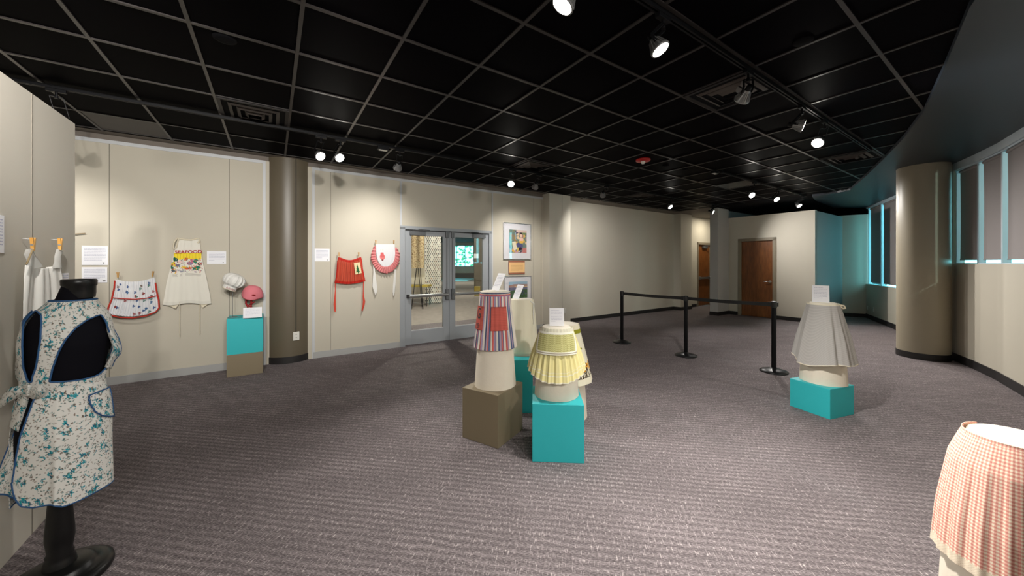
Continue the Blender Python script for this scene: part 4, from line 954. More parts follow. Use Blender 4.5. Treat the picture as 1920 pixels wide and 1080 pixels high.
cb.rect(0, 0, 200, 40, (158, 190, 210)); cb.poly([(0, 40), (60, 26), (200, 30), (200, 70), (0, 70)], (176, 140, 130)); cb.poly([(60, 44), (200, 50), (200, 66), (60, 60)], (222, 190, 150)); cb.rect(0, 62, 200, 100, (110, 110, 140)); cb.poly([(0, 95), (200, 85), (200, 180), (0, 180)], (60, 96, 60))
r_ = random.Random(6)
for _ in range(60): cb.ell(r_.uniform(0, 200), r_.uniform(95, 180), r_.uniform(4, 14), r_.uniform(3, 9), r_.choice([(40, 80, 50), (70, 110, 60), (90, 90, 120), (50, 70, 90), (30, 60, 40)]))
picture(945, 517.5, 996.5, 570, 954, 528, 989, 559, cb, 'framed landscape picture with green fields, below the small orange panel')
t0, t1, z0, z1 = rect_on_wall(954, 489, 984, 514, NB-.02); w, h = t1-t0, z1-z0
o = thing('orange_panel', 'small orange text panel between the two framed pictures', 'wall label', W(t0, NB, z0), YAW)
B(0, w, -.022, -.002, 0, h).build('board', mat('panel_brown', rgb(150, 92, 70), .6), o)
B(w*.02, w*.99, -.024, -.0215, h*.12, h*.88).build('sheet', mat('panel_orange', rgb(232, 188, 130), .6), o)
b = MB(); text_rows(b, w*.12, w*.88, h*.24, h*.80, -.0242, 6, 9); b.build('text_lines', mat('ink_orange', rgb(196, 150, 96), .7), o)

# ------------------------------------------------------------------ hats on the stacked blocks
hp = FP(436, 594.7, .768)
o = thing('hat_stand', 'thin wire stand with round foot holding up the chef hat', 'hat stand', (*hp, .768), 0)
MB().lathe([(.055, 0), (.055, .004), (.01, .006)], 28).build('foot', M['closer'], o)
MB().tube([(0, 0, .004), (0, 0, .405)], .0035, 8).build('rod', M['closer'], o)
MB().lathe([(.0, .40), (.05, .402), (.048, .408), (0, .41)], 20).build('rest', M['closer'], o)
o = thing('chef_hat', 'puffy white chef hat with faint red writing on its band, on a wire stand', 'hat', (hp[0]-.035, hp[1], 1.175), 0)
tilt = Matrix.Rotation(.42, 4, 'Y') @ Matrix.Rotation(-.22, 4, 'X'); fcam = math.atan2(-hp[1], -hp[0])
nA, nH = 220, 60; P = np.zeros((nH, nA, 3)); prof = [(0, .080), (.048, .081), (.060, .090), (.080, .114), (.115, .128), (.155, .128), (.190, .108), (.212, .075), (.224, .03), (.226, .002)]
for i in range(nH):
    v = i/(nH-1); idx = v*(len(prof)-1); z = np.interp(idx, range(len(prof)), [p[0] for p in prof]); r = np.interp(idx, range(len(prof)), [p[1] for p in prof])
    for j in range(nA):
        a = 2*PI*j/(nA-1); am = .006*(1 if z > .05 else 0)*min(1, (z-.04)/.05 if z > .05 else 0)*(r/.13); rr = r+am*(math.sin(a*13)+.4*math.sin(a*29+1)); p = tilt @ Vector((rr*math.cos(a)+.03*max(0, z-.06), rr*math.sin(a)*.9, z-.03)); P[i, j] = p
grid('crown', P, M['whitecloth'], o, thick=.002)
ft = []
me = text_mesh('lettering', 'Jubilee', .045, mat('red_thread', rgb(176, 90, 80), .8), o, Matrix.Identity(4), ext=.0006)
for v_ in me.data.vertices:
    r = .0835; th = fcam+.15+v_.co.x/r; v_.co = tilt @ Vector((r*math.cos(th), r*math.sin(th)*.93, -.008+v_.co.y+v_.co.z*0))
MB().lathe([(.083, -.032), (.086, -.028), (.083, -.024)], 40, sy=.92, M4=tilt, caps=False).build('band_edge', M['creamcloth'], o)
hb = FP(471, 592, .768); hb = (hb[0]-.06, hb[1]+.09)
o = thing('pink_bonnet', 'pink felt bonnet with red trim and red ties beside the chef hat', 'bonnet', (*hb, .768), 0)
nA, nH = 120, 40; P = np.zeros((nH, nA, 3)); fb = math.atan2(-hb[1], -hb[0]); T = Matrix.Translation((0, 0, .265)) @ Matrix.Rotation(fb+PI/2, 4, 'Z') @ Matrix.Rotation(.15, 4, 'Y') @ Matrix.Rotation(.25, 4, 'X')
for i in range(nH):
    v = i/(nH-1)
    for j in range(nA):
        a = 2*PI*j/(nA-1); r = .118*math.sin(v*PI/2)**.8+.012*v*v*math.sin(a*3+1); z = .155*math.cos(v*PI/2)**.9-.03*v*v*(1-math.cos(a*2))*.4; P[i, j] = T @ Vector((r*math.cos(a)*1.05, r*math.sin(a)*.85, z))
grid('crown', P, M['pink'], o, thick=.003)
MB().tube([Vector(P[-1, j]) for j in range(nA)], .0035, 6).build('red_edging', M['darkred'], o)
MB().tube([Vector(p) for p in ((-.05, -.02, .25), (-.045, -.05, .17), (-.01, -.06, .12), (.03, -.05, .13), (.025, -.04, .18), (.01, -.02, .25))], .012, 8).tube([Vector(p) for p in ((.0, -.06, .14), (.05, -.06, .17), (.085, -.05, .19))], .008, 8).tube([Vector(p) for p in ((.01, -.06, .13), (.05, -.06, .11), (.06, -.06, .10))], .008, 8).build('ties', M['darkred'], o)
MB().lathe([(.05, 0), (.05, .004), (.006, .006), (.005, .29), (.05, .31), (0, .32)], 20).build('stand', M['closer'], o)
b = MB()
m_ = T @ Matrix.Translation((.02, -.105, .05)) @ Matrix.Rotation(-PI/2+.3, 4, 'X')
b.lathe([(0, .004), (.018, .003), (.02, 0)], 12, M4=m_, sx=1.2, sy=.6).build('badge', M['darkred'], o)
cardstand((*FP(473.5, 596, .768), .768), .205, .14, math.atan2(-1, .62), math.radians(10), 'white text card leaning on the teal block in front of the pink bonnet', 7)

# ------------------------------------------------------------------ white apron on the partition
NPn = TP+.03
def on_part(u, v, off=0.):
    n, z = on_t(u, v, NPn+off); return n, z
rowsW = [(478, 52, 66), (486, 48, 70), (492, 47.5, 79), (497, 47, 108.5), (503, 46, 110), (520, 44, 113), (545, 42, 116.5), (575, 40, 118), (620, 38, 121), (690, 35, 124), (760, 32, 127)]
nv, nu = 120, 120; vs = [r[0] for r in rowsW]; V = np.linspace(497, 760, nv); Lf = np.interp(V, vs, [r[1] for r in rowsW]); Rt = np.interp(V, vs, [r[2] for r in rowsW])
n_or, z_or = on_part(80, 497); P = np.zeros((nv, nu, 3)); s_ = np.linspace(0, 1, nu)
for i in range(nv):
    uu = Lf[i]+(Rt[i]-Lf[i])*s_
    for j in range(nu):
        q_ = i/(nv-1); vv_ = V[i]+(1-q_)**3*6*math.sin(PI*s_[j]); n_, z_ = on_part(uu[j], vv_); off = .010*(math.sin(s_[j]*14+q_)+.5*math.sin(s_[j]*31+2*q_))
        P[i, j] = (n_-n_or, -off, z_-z_or)
o = grid('halter_apron', P, M['whitecloth'], None, thick=.002); o.location = W(NPn, n_or, z_or); o.rotation_euler = (0, 0, YAW+PI/2)
tag(o, 'plain white halter apron hanging on the near left partition by two clothespins', 'apron')
def pl(u, v, off=0.): n_, z_ = on_part(u, v); return Vector((n_-n_or, -off, z_-z_or))
def strapm(pts, name):
    vs = []
    for (u0, v0), (u1, v1) in pts: vs += [pl(u0, v0, .004), pl((u0+u1)/2, (v0+v1)/2, .014), pl(u1, v1, .002)]
    n = len(pts); MB().add(vs, [(3*i+j, 3*i+j+1, 3*i+4+j, 3*i+3+j) for i in range(n-1) for j in range(2)], True).build(name, M['whitecloth'], o)
strapm([((46, 468), (60, 463)), ((42, 477), (62, 472)), ((47, 486), (66, 480)), ((47, 497), (72, 489)), ((46.5, 505), (80, 500))], 'shoulder_strap')
strapm([((104, 467), (108, 466)), ((102, 473), (118, 473)), ((100, 481), (113, 480)), ((99.5, 492), (114, 488)), ((95, 503), (115, 502))], 'shoulder_strap')
MB().tube([pl(50, 468, .02), pl(41, 475, .03), pl(32, 496, .03)], .004, 6).build('neck_tie', M['string'], o)
for (u, v, lb) in ((55, 459, 'large wooden clothespin at the left shoulder of the white halter apron'), (107, 459, 'large wooden clothespin at the right shoulder of the white halter apron')):
    n_, z_ = on_part(u, v); c = thing('clothespin', lb, 'clothespin', W(NPn+.012, n_, z_), YAW+PI/2, 'wooden clothespins holding the aprons')
    for sg in (-1, 1):
        mm = Matrix.Rotation(sg*.16, 4, 'Y'); B(sg*.006-.004, sg*.006+.004, -.006, .006, -.03, .04, mm).build('wooden_leg', M['pin'], c)
    MB().tube([(-.011, 0, .0), (.011, 0, .0)], .006, 8).build('spring', M['steel'], c)
    MB().tube([(0, .006, .03), (-.004, .034, .032)], .0018, 6).build('nail', M['steel'], c)

# ------------------------------------------------------------------ dress form with pinafore, near left
DX, DY = -2.145, 1.69                          # foot of the stand
o = thing('dress_form', 'black dress form on a turned stand wearing the floral pinafore', 'dress form', (DX, DY, 0), 0)
MB().lathe([(.172, 0), (.176, .012), (.172, .030), (.150, .040), (.115, .044), (.112, .060), (.095, .068), (.055, .074)], 64).build('base', M['gloss_black'], o)
MB().lathe([(.055, .07), (.050, .10), (.044, .115), (.046, .125), (.040, .14), (.048, .20), (.047, .24), (.040, .33), (.034, .43), (.040, .44), (.036, .455), (.033, .50), (.040, .51), (.036, .53), (.036, .62), (.03, .66)], 40).build('stand_post', M['gloss_black'], o)
NX = .045                                      # the torso sits a little to the right of the post
view = math.atan2(-DY, -(DX+NX)); vr = view   # direction from the torso to the viewpoint
rt_ = Vector((-math.sin(vr), math.cos(vr), 0))   # to the viewer's right... sign fixed below
sx_dir = Vector((math.sin(-vr), 0, 0))
def body_r(z):                                 # half widths: across the view, along the view
    zs = [.50, .60, .72, .84, .93, 1.02, 1.12, 1.17, 1.235, 1.27, 1.31, 1.335, 1.40]
    a = [.118, .134, .136, .128, .116, .124, .135, .133, .120, .103, .072, .057, .052]
    b = [.100, .115, .120, .105, .092, .104, .115, .108, .092, .078, .062, .052, .050]
    return np.interp(z, zs, a), np.interp(z, zs, b)
def lean(z): return np.interp(z, [.5, .9, 1.0, 1.2, 1.3, 1.4], [-.020, -.018, -.008, .0, .008, .030])
E1 = Vector((-math.sin(vr), math.cos(vr), 0)); E2 = Vector((math.cos(vr), math.sin(vr), 0))
if E1.x < 0: E1 = -E1                          # E1 towards picture right, E2 towards the viewpoint
def body_pt(phi, z, off=0.):
    a, b_ = body_r(z); x = (a+off)*np.sin(phi)+lean(z); y = (b_+off)*np.cos(phi)
    return np.stack([NX+E1.x*x+E2.x*y, E1.y*x+E2.y*y, z+0*x], -1)
n1, n2 = 70, 97; Z = np.linspace(.50, 1.40, n1); PH = np.linspace(-PI, PI, n2); PHg, Zg = np.meshgrid(PH, Z)
ts = grid('torso', body_pt(PHg, Zg), M['velvet'], o)
p = body_pt(np.array(0.), np.array(1.40)); cx_, cy_ = NX+E1.x*.030, E1.y*.030
MB().lathe([(.0515, 1.335), (.0545, 1.36), (.0545, 1.39), (.058, 1.395), (.059, 1.418), (.055, 1.424), (0, 1.426)], 40, c=(cx_, cy_, 0)).build('neck_cap', M['gloss_black'], o)
MB().lathe([(.03, .62), (.05, .56), (.10, .50), (.118, .502)], 40, c=(NX*.5, 0, 0)).build('hip_block', M['gloss_black'], o)

# pinafore cloth: floral print
FW, FH = 1100, 1000
fcv = Canvas(FW, FH, (206, 204, 198)); r_ = random.Random(77)
teal_c = [(18, 122, 134), (30, 140, 150), (20, 96, 120), (60, 150, 160)]; brown_c = [(96, 84, 74), (120, 106, 92), (70, 96, 90), (50, 110, 110)]
for _ in range(6800):
    x, y = r_.uniform(0, FW), r_.uniform(0, FH); fcv.lell(x, y, r_.uniform(3.2, 5.6), r_.uniform(1.4, 2.1), r_.choice(brown_c), r_.uniform(-1.2, .6))
for _ in range(620):
    x, y = r_.uniform(0, FW), r_.uniform(0, FH); big = r_.random() < .45; k0 = 5 if big else 3; rr = 6.5 if big else 4
    for k_ in range(k0): a = k_*2*PI/k0+r_.uniform(0, 1); fcv.lell(x+rr*math.cos(a), y+rr*.9*math.sin(a), rr*.62, rr*.5, r_.choice(teal_c), a)
    fcv.lell(x, y, rr*.4, rr*.4, (40, 70, 80))
    for k_ in range(3): a = r_.uniform(0, 6.28); fcv.lell(x+rr*2.1*math.cos(a), y+rr*2.1*math.sin(a), 6, 2.2, r_.choice(brown_c+teal_c), a)
pin = thing('floral_pinafore', 'white pinafore with small teal flowers and blue binding, tied in a bow at the back', 'pinafore', (DX, DY, 0), 0)
# survey of the openings, pixel outlines turned to (phi, z) on the shell
D0 = Vector((DX+NX, DY, 0)); depth = DY
def px_phi(u, v, off):
    # sight line through (u, v) meets the elliptic shell: march
    d = Vector(((u-960)/FPX, 1, -(v-HZ)/FPX)); best = None
    s0, s1 = (DY-.45), (DY+.45)
    prev = None; N_ = 240
    for i in range(N_+1):
        s_ = s0+(s1-s0)*i/N_; p = Vector((0, 0, EYE))+d*s_; q_ = p-D0; x = q_.dot(E1)-float(lean(p.z)); y = q_.dot(E2)
        a, b_ = body_r(p.z); g_ = (x/(a+off))**2+(y/(b_+off))**2-1
        if best is None or g_ < best[0]: best = (g_, x, y, p.z, a, b_)
        if g_ <= 0: break
    g_, x, y, z_, a, b_ = best if g_ > 0 else (g_, x, y, p.z, a, b_)
    return math.atan2(x/(a+off), y/(b_+off)), z_
OFF = .010
left_open = [(78, 590), (70, 583), (60, 583), (50, 592), (44.5, 610), (43, 640), (44.5, 680), (48, 700), (55, 716), (60, 717), (66, 700), (72, 670), (77, 640), (80, 612)]
right_open = [(93, 716), (97, 700), (103, 680), (112, 655), (124, 635), (140, 616), (160, 601), (180, 592), (188, 590), (196, 600), (202, 618), (207, 632), (216, 642), (218, 650), (213, 664), (205, 680), (196, 692), (186, 701), (170, 708), (145, 713), (115, 716)]
def densify(pts, k=6, closed=True):
    out = []; n = len(pts)
    for i in range(n if closed else n-1):
        a = pts[i]; b_ = pts[(i+1) % n]
        for j in range(k): out.append((a[0]+(b_[0]-a[0])*j/k, a[1]+(b_[1]-a[1])*j/k))
    if not closed: out.append(pts[-1])
    return out
LO = [px_phi(u, v, OFF) for u, v in densify(left_open, 4)]; RO = [px_phi(u, v, OFF) for u, v in densify(right_open, 4)]
def shell_pt(phi, z, off, fl_=0.): return body_pt(phi, z, off+fl_)
nP, nZ = 420, 150
ph = np.linspace(-PI, PI, nP); zz = np.linspace(1.325, .925, nZ); PHg, Zg = np.meshgrid(ph, zz)
Pb = shell_pt(PHg, Zg, OFF)
mk = ~(inpoly(PHg, Zg, LO) | inpoly(PHg, Zg, RO)); cellm = mk[:-1, :-1] & mk[1:, 1:] & mk[:-1, 1:] & mk[1:, :-1]
colb = fcv.sample((PHg+PI)/(2*PI), (1.33-Zg)/1.0)
grid('bodice', Pb, M['floral'], pin, col=colb, mask=cellm, thick=.002)
def bind(pts, name, closed=True, r=.0033, off=OFF):
    q_ = [px_phi(u, v, off) for u, v in densify(pts, 4, closed)]
    P_ = [Vector(shell_pt(np.array(a), np.array(z), off+.001)) for a, z in q_]
    if closed: P_.append(P_[0])
    # even out small jumps
    P_ = [(P_[max(i-1, 0)]+P_[i]*2+P_[min(i+1, len(P_)-1)])/4 for i in range(len(P_))]
    MB().tube(P_, r, 8).build(name, M['bluetrim'], pin)
bind(left_open, 'blue_binding'); bind(right_open, 'blue_binding')
MB().tube([Vector(body_pt(np.array(a), np.array(1.325), OFF)) for a in np.linspace(-PI, PI, 60)], .004, 8).build('blue_binding', M['bluetrim'], pin)
# skirt of the pinafore
def sk_off(z): return OFF+.004+.006*np.clip((.93-z)/.45, 0, 1)
nP, nZ = 460, 190; ph = np.linspace(-1.02, 2*PI-1.75, nP); vv = np.linspace(0, 1, nZ); PHg, Vg = np.meshgrid(ph, vv)
zhem = np.interp(ph, [-1.02, -.95, -.8, -.55, -.30, -.15, .0, 4.6], [.56, .50, .455, .440, .440, .438, .415, .415])
Zg = .93+(zhem[None, :]-.93)*Vg
a_, b_ = body_r(np.maximum(Zg, .62)); offg = sk_off(Zg)+.006*np.sin(PHg*5+1)*Vg+.012*np.exp(-((PHg+.12)/.07)**2)*Vg
x = (a_+offg)*np.sin(PHg)+lean(Zg); y = (b_+offg)*np.cos(PHg); 
Pk = np.stack([NX+E1.x*x+E2.x*y, E1.y*x+E2.y*y, Zg], -1)
cut = (PHg < -.62) & (PHg < -1.02+.0+np.interp(Zg, [.44, .56, .75, .93], [0, .0, .16, .42])+.0)
mk = ~cut; cellm = mk[:-1, :-1] & mk[1:, 1:] & mk[:-1, 1:] & mk[1:, :-1]
colk = fcv.sample(((PHg+PI) % (2*PI))/(2*PI), (1.33-Zg)/1.0)
grid('skirt', Pk, M['floral'], pin, col=colk, mask=cellm, thick=.002)
def edge(cells, r=.0035, step=4):
    pts = [Vector(Pk[i, j]) for i, j in cells][::step]; MB().tube(pts, r, 8).build('blue_binding', M['bluetrim'], pin)
edge([(nZ-1, j) for j in range(0, nP)])
lc = []
for i in range(nZ):
    js = np.where(mk[i])[0]; lc.append((i, js[0]))
edge(lc, step=8)
# second, far flap of the skirt seen past the opening
nA, nB = 60, 120; U_, V_ = np.meshgrid(np.linspace(0, 1, nA), np.linspace(0, 1, nB)); base = np.array([NX, 0]) 
px_ = -.100-.085*U_*V_**.8-.03*V_; py_ = -.0+.05-.10*U_+.01*np.sin(U_*9); zf = .90-(.43-.03*U_)*V_
Pf = np.stack([NX+E1.x*px_+E2.x*py_, E1.y*px_+E2.y*py_, zf], -1); grid('back_flap', Pf, M['floral'], pin, col=fcv.sample(U_*.18+.1, (1.33-zf)), thick=.002)
MB().tube([Vector(Pf[-1, j]) for j in range(0, nA, 4)]+[Vector(Pf[i, -1]) for i in range(nB-1, 0, -8)], .004, 8).build('blue_binding', M['bluetrim'], pin)
# pocket on the right side
pkp = [(166, 743), (168, 741), (208, 725), (214, 724), (214, 780), (205, 781), (190, 779), (178, 772), (170, 760), (166, 750)]
PKq = [px_phi(u, v, .022) for u, v in densify(pkp, 5)]
ph2 = np.linspace(min(p[0] for p in PKq), max(p[0] for p in PKq), 90); z2 = np.linspace(max(p[1] for p in PKq), min(p[1] for p in PKq), 70); A2, Z2 = np.meshgrid(ph2, z2)
def skpt(A, Z, e=0.):
    a, b_ = body_r(np.maximum(Z, .62)); f = sk_off(Z)+.006*np.sin(A*5+1)*np.clip((.93-Z)/.5, 0, 1)+e; x = (a+f)*np.sin(A)+lean(Z); y = (b_+f)*np.cos(A); return np.stack([NX+E1.x*x+E2.x*y, E1.y*x+E2.y*y, Z+0*x], -1)
mk = inpoly(A2, Z2, PKq); cellm = mk[:-1, :-1] & mk[1:, 1:]
pko = grid('pocket', skpt(A2, Z2, .005), M['floral'], pin, col=fcv.sample(((A2+PI+.7) % (2*PI))/(2*PI), (1.1-Z2)), mask=cellm, thick=.002)
PP = [Vector(skpt(np.array(a), np.array(z), .007)) for a, z in PKq]; MB().tube(PP+[PP[0]], .0032, 8).build('blue_binding', M['bluetrim'], pko)
# strap flaring off at the far right shoulder
fr = [(190, 592, 197, 596), (196, 604, 210, 612), (200, 620, 222, 634), (207, 638, 227, 650), (212, 652, 226, 662), (205, 672, 214, 676), (196, 688, 208, 692)]
def dpt(u, v, dd):                             # point at a given depth offset from the torso axis
    Y = DY+dd; return Vector(((u-960)/FPX*Y-DX, Y-DY, EYE+(HZ-v)/FPX*Y))
nr_ = 60; nc_ = 30; idx = np.linspace(0, len(fr)-1, nr_); fr_ = np.array(fr, float); Pst = np.zeros((nr_, nc_, 3)); cst = np.zeros((nr_, nc_, 3))
for i in range(nr_):
    row = [np.interp(idx[i], range(len(fr)), fr_[:, k]) for k in range(4)]
    for j in range(nc_):
        q_ = j/(nc_-1); Pst[i, j] = dpt(row[0]+(row[2]-row[0])*q_, row[1]+(row[3]-row[1])*q_, .06+.05*q_-.02*math.sin(PI*q_)); cst[i, j] = fcv.sample(np.array(.6+q_*.05), np.array(.1+i/nr_*.22))
grid('shoulder_flare', Pst, M['floral'], pin, col=cst, thick=.002)
MB().tube([Vector(Pst[i, -1]) for i in range(0, nr_, 4)], .0035, 8).build('blue_binding', M['bluetrim'], pin)
# left edge strap hanging outside the torso
fl_ = [(60, 583, 50, 590), (44, 600, 38, 606), (40, 640, 33, 644), (38, 680, 28, 690), (42, 700, 29, 706), (52, 716, 40, 724)]
fr_ = np.array(fl_, float); idx = np.linspace(0, len(fl_)-1, nr_); Pst = np.zeros((nr_, nc_, 3))
for i in range(nr_):
    row = [np.interp(idx[i], range(len(fl_)), fr_[:, k]) for k in range(4)]
    for j in range(nc_):
        q_ = j/(nc_-1); Pst[i, j] = dpt(row[0]+(row[2]-row[0])*q_, row[1]+(row[3]-row[1])*q_, .02+.03*q_); cst[i, j] = fcv.sample(np.array(.2+q_*.05), np.array(.1+i/nr_*.25))
grid('side_strap', Pst, M['floral'], pin, col=cst, thick=.002)
MB().tube([Vector(Pst[i, 0]) for i in range(0, nr_, 4)], .0035, 8).build('blue_binding', M['bluetrim'], pin)
# bow
def floral_strip(name, rows, dd, cs):
    rr = np.array(rows, float); idx = np.linspace(0, len(rows)-1, 50); P_ = np.zeros((50, 24, 3)); c_ = np.zeros((50, 24, 3))
    for i in range(50):
        row = [np.interp(idx[i], range(len(rows)), rr[:, k]) for k in range(rr.shape[1])]
        for j in range(24):
            q_ = j/23; P_[i, j] = dpt(row[0]+(row[2]-row[0])*q_, row[1]+(row[3]-row[1])*q_, dd(i/49, q_)); c_[i, j] = fcv.sample(np.array(cs+q_*.06), np.array(.1+i/49*.16))
    grid(name, P_, M['floral'], pin, col=c_, thick=.003)
floral_strip('bow_loop', [(56, 724, 56, 738), (40, 723, 42, 742), (22, 726, 20, 752), (8, 738, 6, 762), (-2, 752, -2, 766)], lambda s, q: -.105-.025*math.sin(PI*s)-.02*math.sin(PI*q), .1)
floral_strip('bow_loop', [(50, 726, 48, 742), (64, 723, 62, 748), (78, 722, 78, 745), (86, 728, 84, 738)], lambda s, q: -.12-.02*math.sin(PI*s)-.02*math.sin(PI*q), .5)
floral_strip('bow_tail', [(40, 735, 56, 738), (30, 755, 53, 760), (24, 778, 46, 788), (18, 800, 38, 812)], lambda s, q: -.12-.015*math.sin(PI*q)-.01*s, .8)
floral_strip('bow_knot', [(44, 722, 60, 722), (42, 732, 62, 732), (44, 743, 60, 743)], lambda s, q: -.135-.02*math.sin(PI*q), .3)

# ------------------------------------------------------------------ what shows through the glazed doors
NR = NB+.12
poly = [W(-4.7, 8.5), W(5.2, 8.5), Vector((1.0, 10.9, 0)), Vector((1.0, 36.2, 0)), Vector((-9.0, 36.2, 0)), Vector((-9.0, 4.2, 0))]
struct(MB().prism([(p.x, p.y) for p in poly], -.1, 0).build('floor_lobby', mat('lobby_carpet', rgb(150, 140, 132), .9, noise=.3, nscale=6)))
struct(MB().prism([(p.x, p.y) for p in poly], 3.6, 3.7).build('ceiling_lobby', M['bulkhead']))
struct(B(-4.7, 6.9, 8.5, 8.6, HEADROOM-.01, 3.7).build('trim_14', M['bulkhead'], rotz=YAW))
lw = B(-4.7, -4.6, NR, 8.6, 0, 3.2); lw.box(6.9, 7.0, NC+.05, 8.6, 0, 3.2); struct(lw.build('wall_vestibule', M['wallc'], rotz=YAW))
ww = MB()                                       # lobby walls, world aligned
ww.box(-9.1, -9.0, 4.0, 36.2, 0, 3.6); ww.box(1.0, 1.1, 10.7, 19, 0, 3.6); ww.box(-2.0, -1.9, 19.05, 36.1, 0, 3.6)
ww.box(-9.0, -3.2, 36, 36.1, 0, 1.12); ww.box(-9, -3.2, 36, 36.1, 3.35, 3.6); ww.box(-9.0, -6.6, 36, 36.1, 1.1, 3.4); ww.box(-3.85, -1.9, 36, 36.1, 0, 3.6)
struct(ww.build('wall_lobby', M['wallc']))
struct(B(-6.3, -3.8, 29.5, 35.9, .001, .012).build('trim_13', M['tealreflect']))  # teal floor reflection put into the colour of this strip
struct(B(-2.02, 1.0, 19, 19.1, 0, 3.6).build('wall_lobby_dark', M['column']))
struct(B(-6.6, -3.8, 35.9, 35.98, .0, .5).build('baseboard_lobby', M['blackbase']))
wr = sroot('window_30'); 
fr = B(-6.6, -3.85, 36.0, 36.06, 1.12, 1.22); fr.box(-6.6, -3.85, 36, 36.06, 3.25, 3.35)
for k_ in range(4): xx = -6.5+k_*.86; fr.box(xx, xx+.07, 36, 36.06, 1.12, 3.35)
fr.build('window_frame', M['winframe'], wr); B(-6.6, -3.85, 36.02, 36.03, 1.2, 3.3).build('pane', M['winglass'], wr)
r_ = random.Random(8); b = MB()
for i in range(420):
    x, z = r_.uniform(-9, -2), r_.uniform(0, 5); y = 38.5+r_.uniform(0, 2); s_ = r_.uniform(.10, .28)
    b.add([(x, y, z), (x+s_, y-.05, z+s_*.4), (x+s_*.3, y, z+s_), (x-s_*.6, y+.05, z+s_*.5)], [(0, 1, 2, 3)])
f = b.build('tree_foliage', mat('leaf_green', rgb(90, 140, 90), .8)); f['kind'] = 'stuff'; tag(f, 'green tree leaves outside the far lobby window', 'foliage')
# dotted cloth panels, easel, table with a yellow cloth, yellow box
def dots(w, h, bgc, dc, n, seed, r0=2.5, r1=4.5):
    c = Canvas(w, h, bgc); r_ = random.Random(seed)
    for _ in range(n): c.lell(r_.uniform(5, w-5), r_.uniform(0, h), r_.uniform(r0, r1), r_.uniform(r0, r1), r_.choice(dc))
    return c
def lobby_panel(name, label, u0, u1, v0, v1, Y, cvs, cat, ripple=.02):
    x0, x1 = (u0-960)/FPX*Y, (u1-960)/FPX*Y; z1, z0 = EYE+(HZ-v0)/FPX*Y, EYE+(HZ-v1)/FPX*Y; n = 140
    S_, Q_ = np.meshgrid(np.linspace(0, 1, n), np.linspace(0, 1, n)); P = np.stack([(x1-x0)*S_, ripple*np.sin(S_*14), (z1-z0)*(1-Q_)], -1)
    o = grid(name, P, M['cloth'], None, col=cvs.sample(S_, Q_), thick=.004); o.location = (x0, Y, z0); tag(o, label, cat)
gr = Canvas(300, 900, (238, 234, 224)); r_ = random.Random(3)
for i in range(8):
    for j in range(38):
        if r_.random() < .85: gr.lell(16+i*37+(j % 2)*18, j*24+8, 8.5, 8.5, r_.choice([(40, 38, 50), (60, 56, 66), (120, 90, 80)]))
for y_ in range(560, 900, 26): gr.lell(r_.uniform(20, 280), y_, 9, 7, r_.choice([(206, 160, 120), (214, 190, 150), (190, 200, 210)]))
lobby_panel('white_dotted_hanging', 'white hanging with rows of dark dots behind the left glass door', 796, 827, 436, 568, 13.2, gr, 'hanging', .01)
lobby_panel('tan_dotted_hanging', 'tan hanging cloth with brown dots behind the left glass door', 762, 795, 436, 503, 12.6, dots(260, 520, (222, 200, 158), [(150, 110, 70), (120, 90, 60), (176, 140, 90)], 900, 5, 2.5, 5.5), 'hanging')
lobby_panel('white_cloth_hanging', 'plain pale cloth below the tan hanging behind the left door', 757, 797, 503, 560, 13.0, Canvas(10, 10, (226, 220, 208)), 'hanging')
Ye = 11.8
def LP(u, v, Y): return Vector(((u-960)/FPX*Y, Y, EYE+(HZ-v)/FPX*Y))
o = thing('display_easel', 'black easel behind the left glass door', 'easel', (LP(784, 500, Ye).x, Ye, 0), 0)
c0 = Vector((LP(784, 500, Ye).x, Ye, 0))
for (ua, ub, dy) in ((781, 774, -.15), (788, 795, -.15), (784, 786, .4)): MB().bar(LP(ua, 503, Ye)-c0, Vector((LP(ub, 560, Ye).x-c0.x, dy, .0)), .022, .022).build('leg', M['black'], o)
MB().bar(LP(776, 534, Ye)-c0, LP(794, 534, Ye)-c0, .025, .02).build('crossbar', M['black'], o)
Yt = 12.3; x0, x1 = LP(757, 0, Yt).x, LP(801, 0, Yt).x
o = thing('display_table', 'table with a gold cloth behind the left glass door', 'table', (x0, Yt, 0), 0)
B(0, x1-x0, 0, .6, .70, .73).build('tabletop', M['pin'], o); B(-.02, x1-x0+.02, -.02, .62, .67, .735).build('cloth', M['yellow'], o)
for xx in (.03, x1-x0-.05):
    for yy in (.03, .55): B(xx, xx+.03, yy, yy+.03, 0, .69).build('leg', M['dark'], o)
p = LP(895, 545, 16.5)
o = tag(B(-.13, .13, -.1, .1, 0, .42).build('yellow_box', M['yellow'], loc=(p.x, 16.5, 0)), 'yellow box standing on the lobby floor behind the right glass door', 'box')
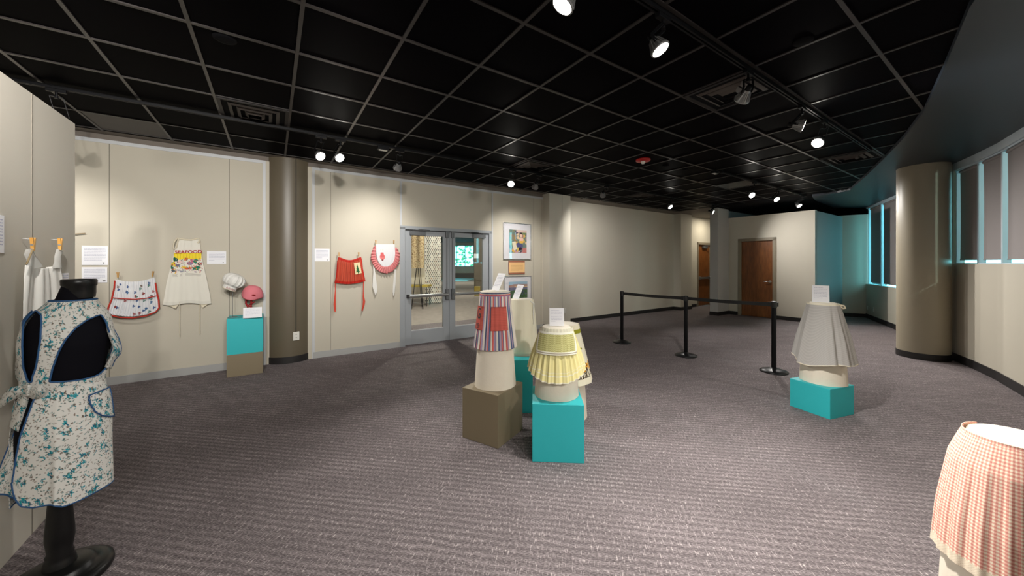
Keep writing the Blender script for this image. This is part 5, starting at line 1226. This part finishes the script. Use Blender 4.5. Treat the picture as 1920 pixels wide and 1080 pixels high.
o = tag(B(-.12, .12, -.008, .0, -.12, .12).build('lobby_notice', M['card'], loc=LP(893, 480, 18.98)), 'white notice on the dark lobby wall behind the right glass door', 'notice')
# lobby lamps hang from the lobby ceiling
for k_, (x, y, pw) in enumerate(((-2.6, 9.9, 40), (-2.3, 12.2, 20), (-1.2, 9.5, 22), (-2.4, 17, 50), (-4.2, 27, 60))):
    o = thing('lobby_downlight', 'round downlight in the lobby ceiling behind the glass doors', 'downlight', (x, y, 3.6), 0, 'lobby downlights')
    MB().lathe([(.10, 0), (.11, -.02), (.09, -.05), (.08, -.02)], 24, caps=False).build('trim_ring', M['steel'], o)
    MB().lathe([(0, -.015), (.08, -.015)], 24, caps=False).build('diffuser', M['lens'], o)
    L = PARL.new('lobby_light', 'AREA'); L.shape = 'DISK'; L.size = .16; L.energy = pw; L.color = (1, .92, .8); lo_ = bpy.data.objects.new('lobby_light', L); link(lo_, o); lo_.location = (0, 0, -.06)

o = thing('lobby_downlight', 'round downlight added in the recess ceiling to brighten the second wooden door', 'downlight', W(12.4, 6.0, HEADROOM-.006), 0)  # lamp added to brighten the dark recess
MB().lathe([(.08, 0), (.09, -.012), (.07, -.014)], 24, caps=False).build('trim_ring', M['steel'], o)
L = PARL.new('recess_fill', 'AREA'); L.shape = 'DISK'; L.size = .14; L.energy = 9; L.color = (1, .9, .72); lo_ = bpy.data.objects.new('recess_fill', L); link(lo_, o); lo_.location = (0, 0, -.02)
o.name = 'recess_fill_downlight'

o = thing('vestibule_fill_downlight', 'unseen round downlight added right behind the glass doors to brighten the floor', 'downlight', (-1.75, 8.1, HEADROOM), 0)  # unseen lamp added to lift the dark floor behind the doors
MB().lathe([(.08, 0), (.09, -.012), (.07, -.014)], 24, caps=False).build('trim_ring', M['steel'], o)
L = PARL.new('vestibule_fill', 'AREA'); L.shape = 'DISK'; L.size = .14; L.energy = 26; L.color = (1, .93, .82); lo_ = bpy.data.objects.new('vestibule_fill', L); link(lo_, o); lo_.location = (0, 0, -.02)
